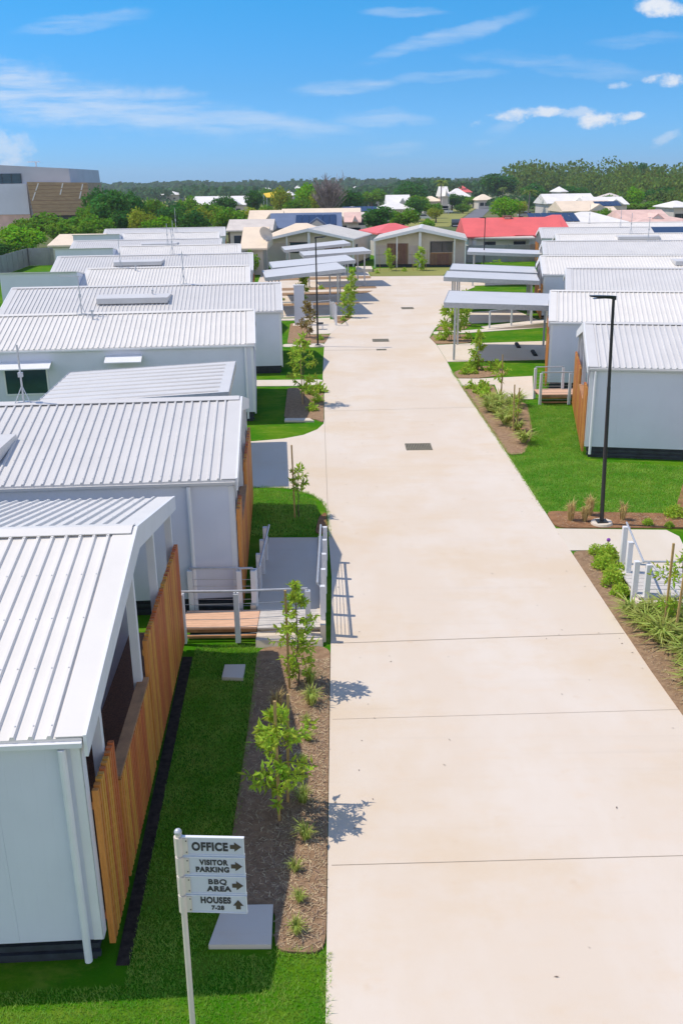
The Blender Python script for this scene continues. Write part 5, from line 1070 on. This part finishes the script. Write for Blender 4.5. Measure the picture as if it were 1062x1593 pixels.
q = MB(); q.prism([(14.6, 109.5), (26, 110.4), (25, 108), (15, 107)], -.02, .6); 
tag(bushlet('hedge', 4, 10, .3, .15, 'leaf'), 'small low hedge clump before the grey paling fence', 'hedge'); bpy.data.objects['hedge'].location = (18, 108, 0); bpy.data.objects['hedge'].scale = (4, 1, 2)

# side street, verge, parked cars
sheet('road', [[G(702, 352), G(735, 352), G(765, 322), G(772, 312), G(757, 312), G(744, 322)]], -.08, -.03, 'asphalt', 'grey asphalt side street running away behind the red roof', 'road', False)
sheet('verge', [[G(610, 352), G(698, 352), G(742, 322), G(756, 312), G(748, 312), G(716, 322)]], -.085, -.04, 'verge', 'sunburnt grass verge beside the side street', 'verge', False)
sheet('verge', [[G(150, 330), G(300, 326), G(400, 333), G(440, 326), G(330, 300), G(150, 305)]], -.085, -.05, 'verge', 'dry grass fields beyond the left trees', 'field', False)
def car(label, px, py, rot, paint):
    x, y = G(px, py); t = thing('parked_car', label, 'car', (x, y, -.03), R(rot), 'cars parked along the side street')
    q = MB(); pr = [(-2.2, .35), (2.2, .35), (2.25, .8), (1.35, .95), (.75, 1.45), (-1.2, 1.48), (-2.1, 1.0), (-2.25, .8)]; q.extr([(a, -.87, z) for a, z in pr], (0, 1.74, 0)); q.build('body', paint, t)
    q = MB(); pr = [(1.15, .98), (.72, 1.38), (-1.15, 1.40), (-1.8, 1.02)]; q.extr([(a, -.885, z) for a, z in pr], (0, 1.77, 0)); q.build('windows', 'glass', t)
    for a in (-1.35, 1.35):
        for b in (-.8, .62): MB().tube((a, b, .32), (a, b + .2, .32), .32, n=14).build('wheel', 'tyre', t)
car('blue parked car at the end of the side street', 745, 318, 100, 'carblue'); car('white parked car on the verge left of the side street', 692, 332, 20, 'carwhite'); car('dark parked car with pale roof at the near end of the side street', 708, 352, 85, 'cardark')
car('white car seen between the bushes left of the side street', 656, 342, 10, 'carwhite'); car('silver car parked behind the red roof near the pale palm', 818, 338, 5, 'cargrey')
def thinlamp(label, px, py, top):
    x, y = G(px, py); h = AT(px, top, y).z; t = thing('street_lamp', label, 'street lamp', (x, y, 0), 0, 'pale public street lamps'); MB().tube((0, 0, -.1), (0, 0, h), .09, .06, 8).build('pole', 'galv', t); MB().tube((0, 0, h), (1.4, 0, h + .35), .05, n=6).box((1.3, -.12, h + .28), (1.9, .12, h + .42)).build('lamp_head', 'galv', t)
thinlamp('pale street lamp among the trees of the side street', 697, 334, 301); thinlamp('pale street lamp above the farthest left roofs', 282, 346, 337)
t = thing('shade_sail', 'bright yellow shade sail left of the centre trees', 'shade sail', (0, 0, 0)); cs = [AT(410, 302, 330), AT(432, 299, 330), AT(433, 308, 322), AT(415, 308, 322)]
MB().hexa(cs, [c + Vector((0, 0, .25)) for c in cs]).build('canopy', 'yellow', t)
for c in cs: MB().tube((c.x, c.y, 0), (c.x, c.y, c.z), .12, n=6).build('post', 'galv', t)
for k_, q in protos.items():
    if k_ not in used:
        for c in list(q.children): bpy.data.objects.remove(c)
        bpy.data.objects.remove(q)

# air of the place: pale even haze round everything
hz = MB().box((-1500, -300, -1.5), (1500, 2200, 45)).build('haze', 'white'); tag(hz, 'thin pale air softening the far woods', 'haze', kind='stuff')
hm = bpy.data.materials.new('air'); hm.use_nodes = True; N = NT(hm.node_tree); N.n.remove(N.n['Principled BSDF'])
pv = N.new('ShaderNodeVolumePrincipled'); pv.inputs['Color'].default_value = (.86, .93, 1, 1); pv.inputs['Density'].default_value = .0002; pv.inputs['Anisotropy'].default_value = .2
N.l.new(pv.outputs[0], N.n['Material Output'].inputs['Volume']); hz.data.materials.clear(); hz.data.materials.append(hm)
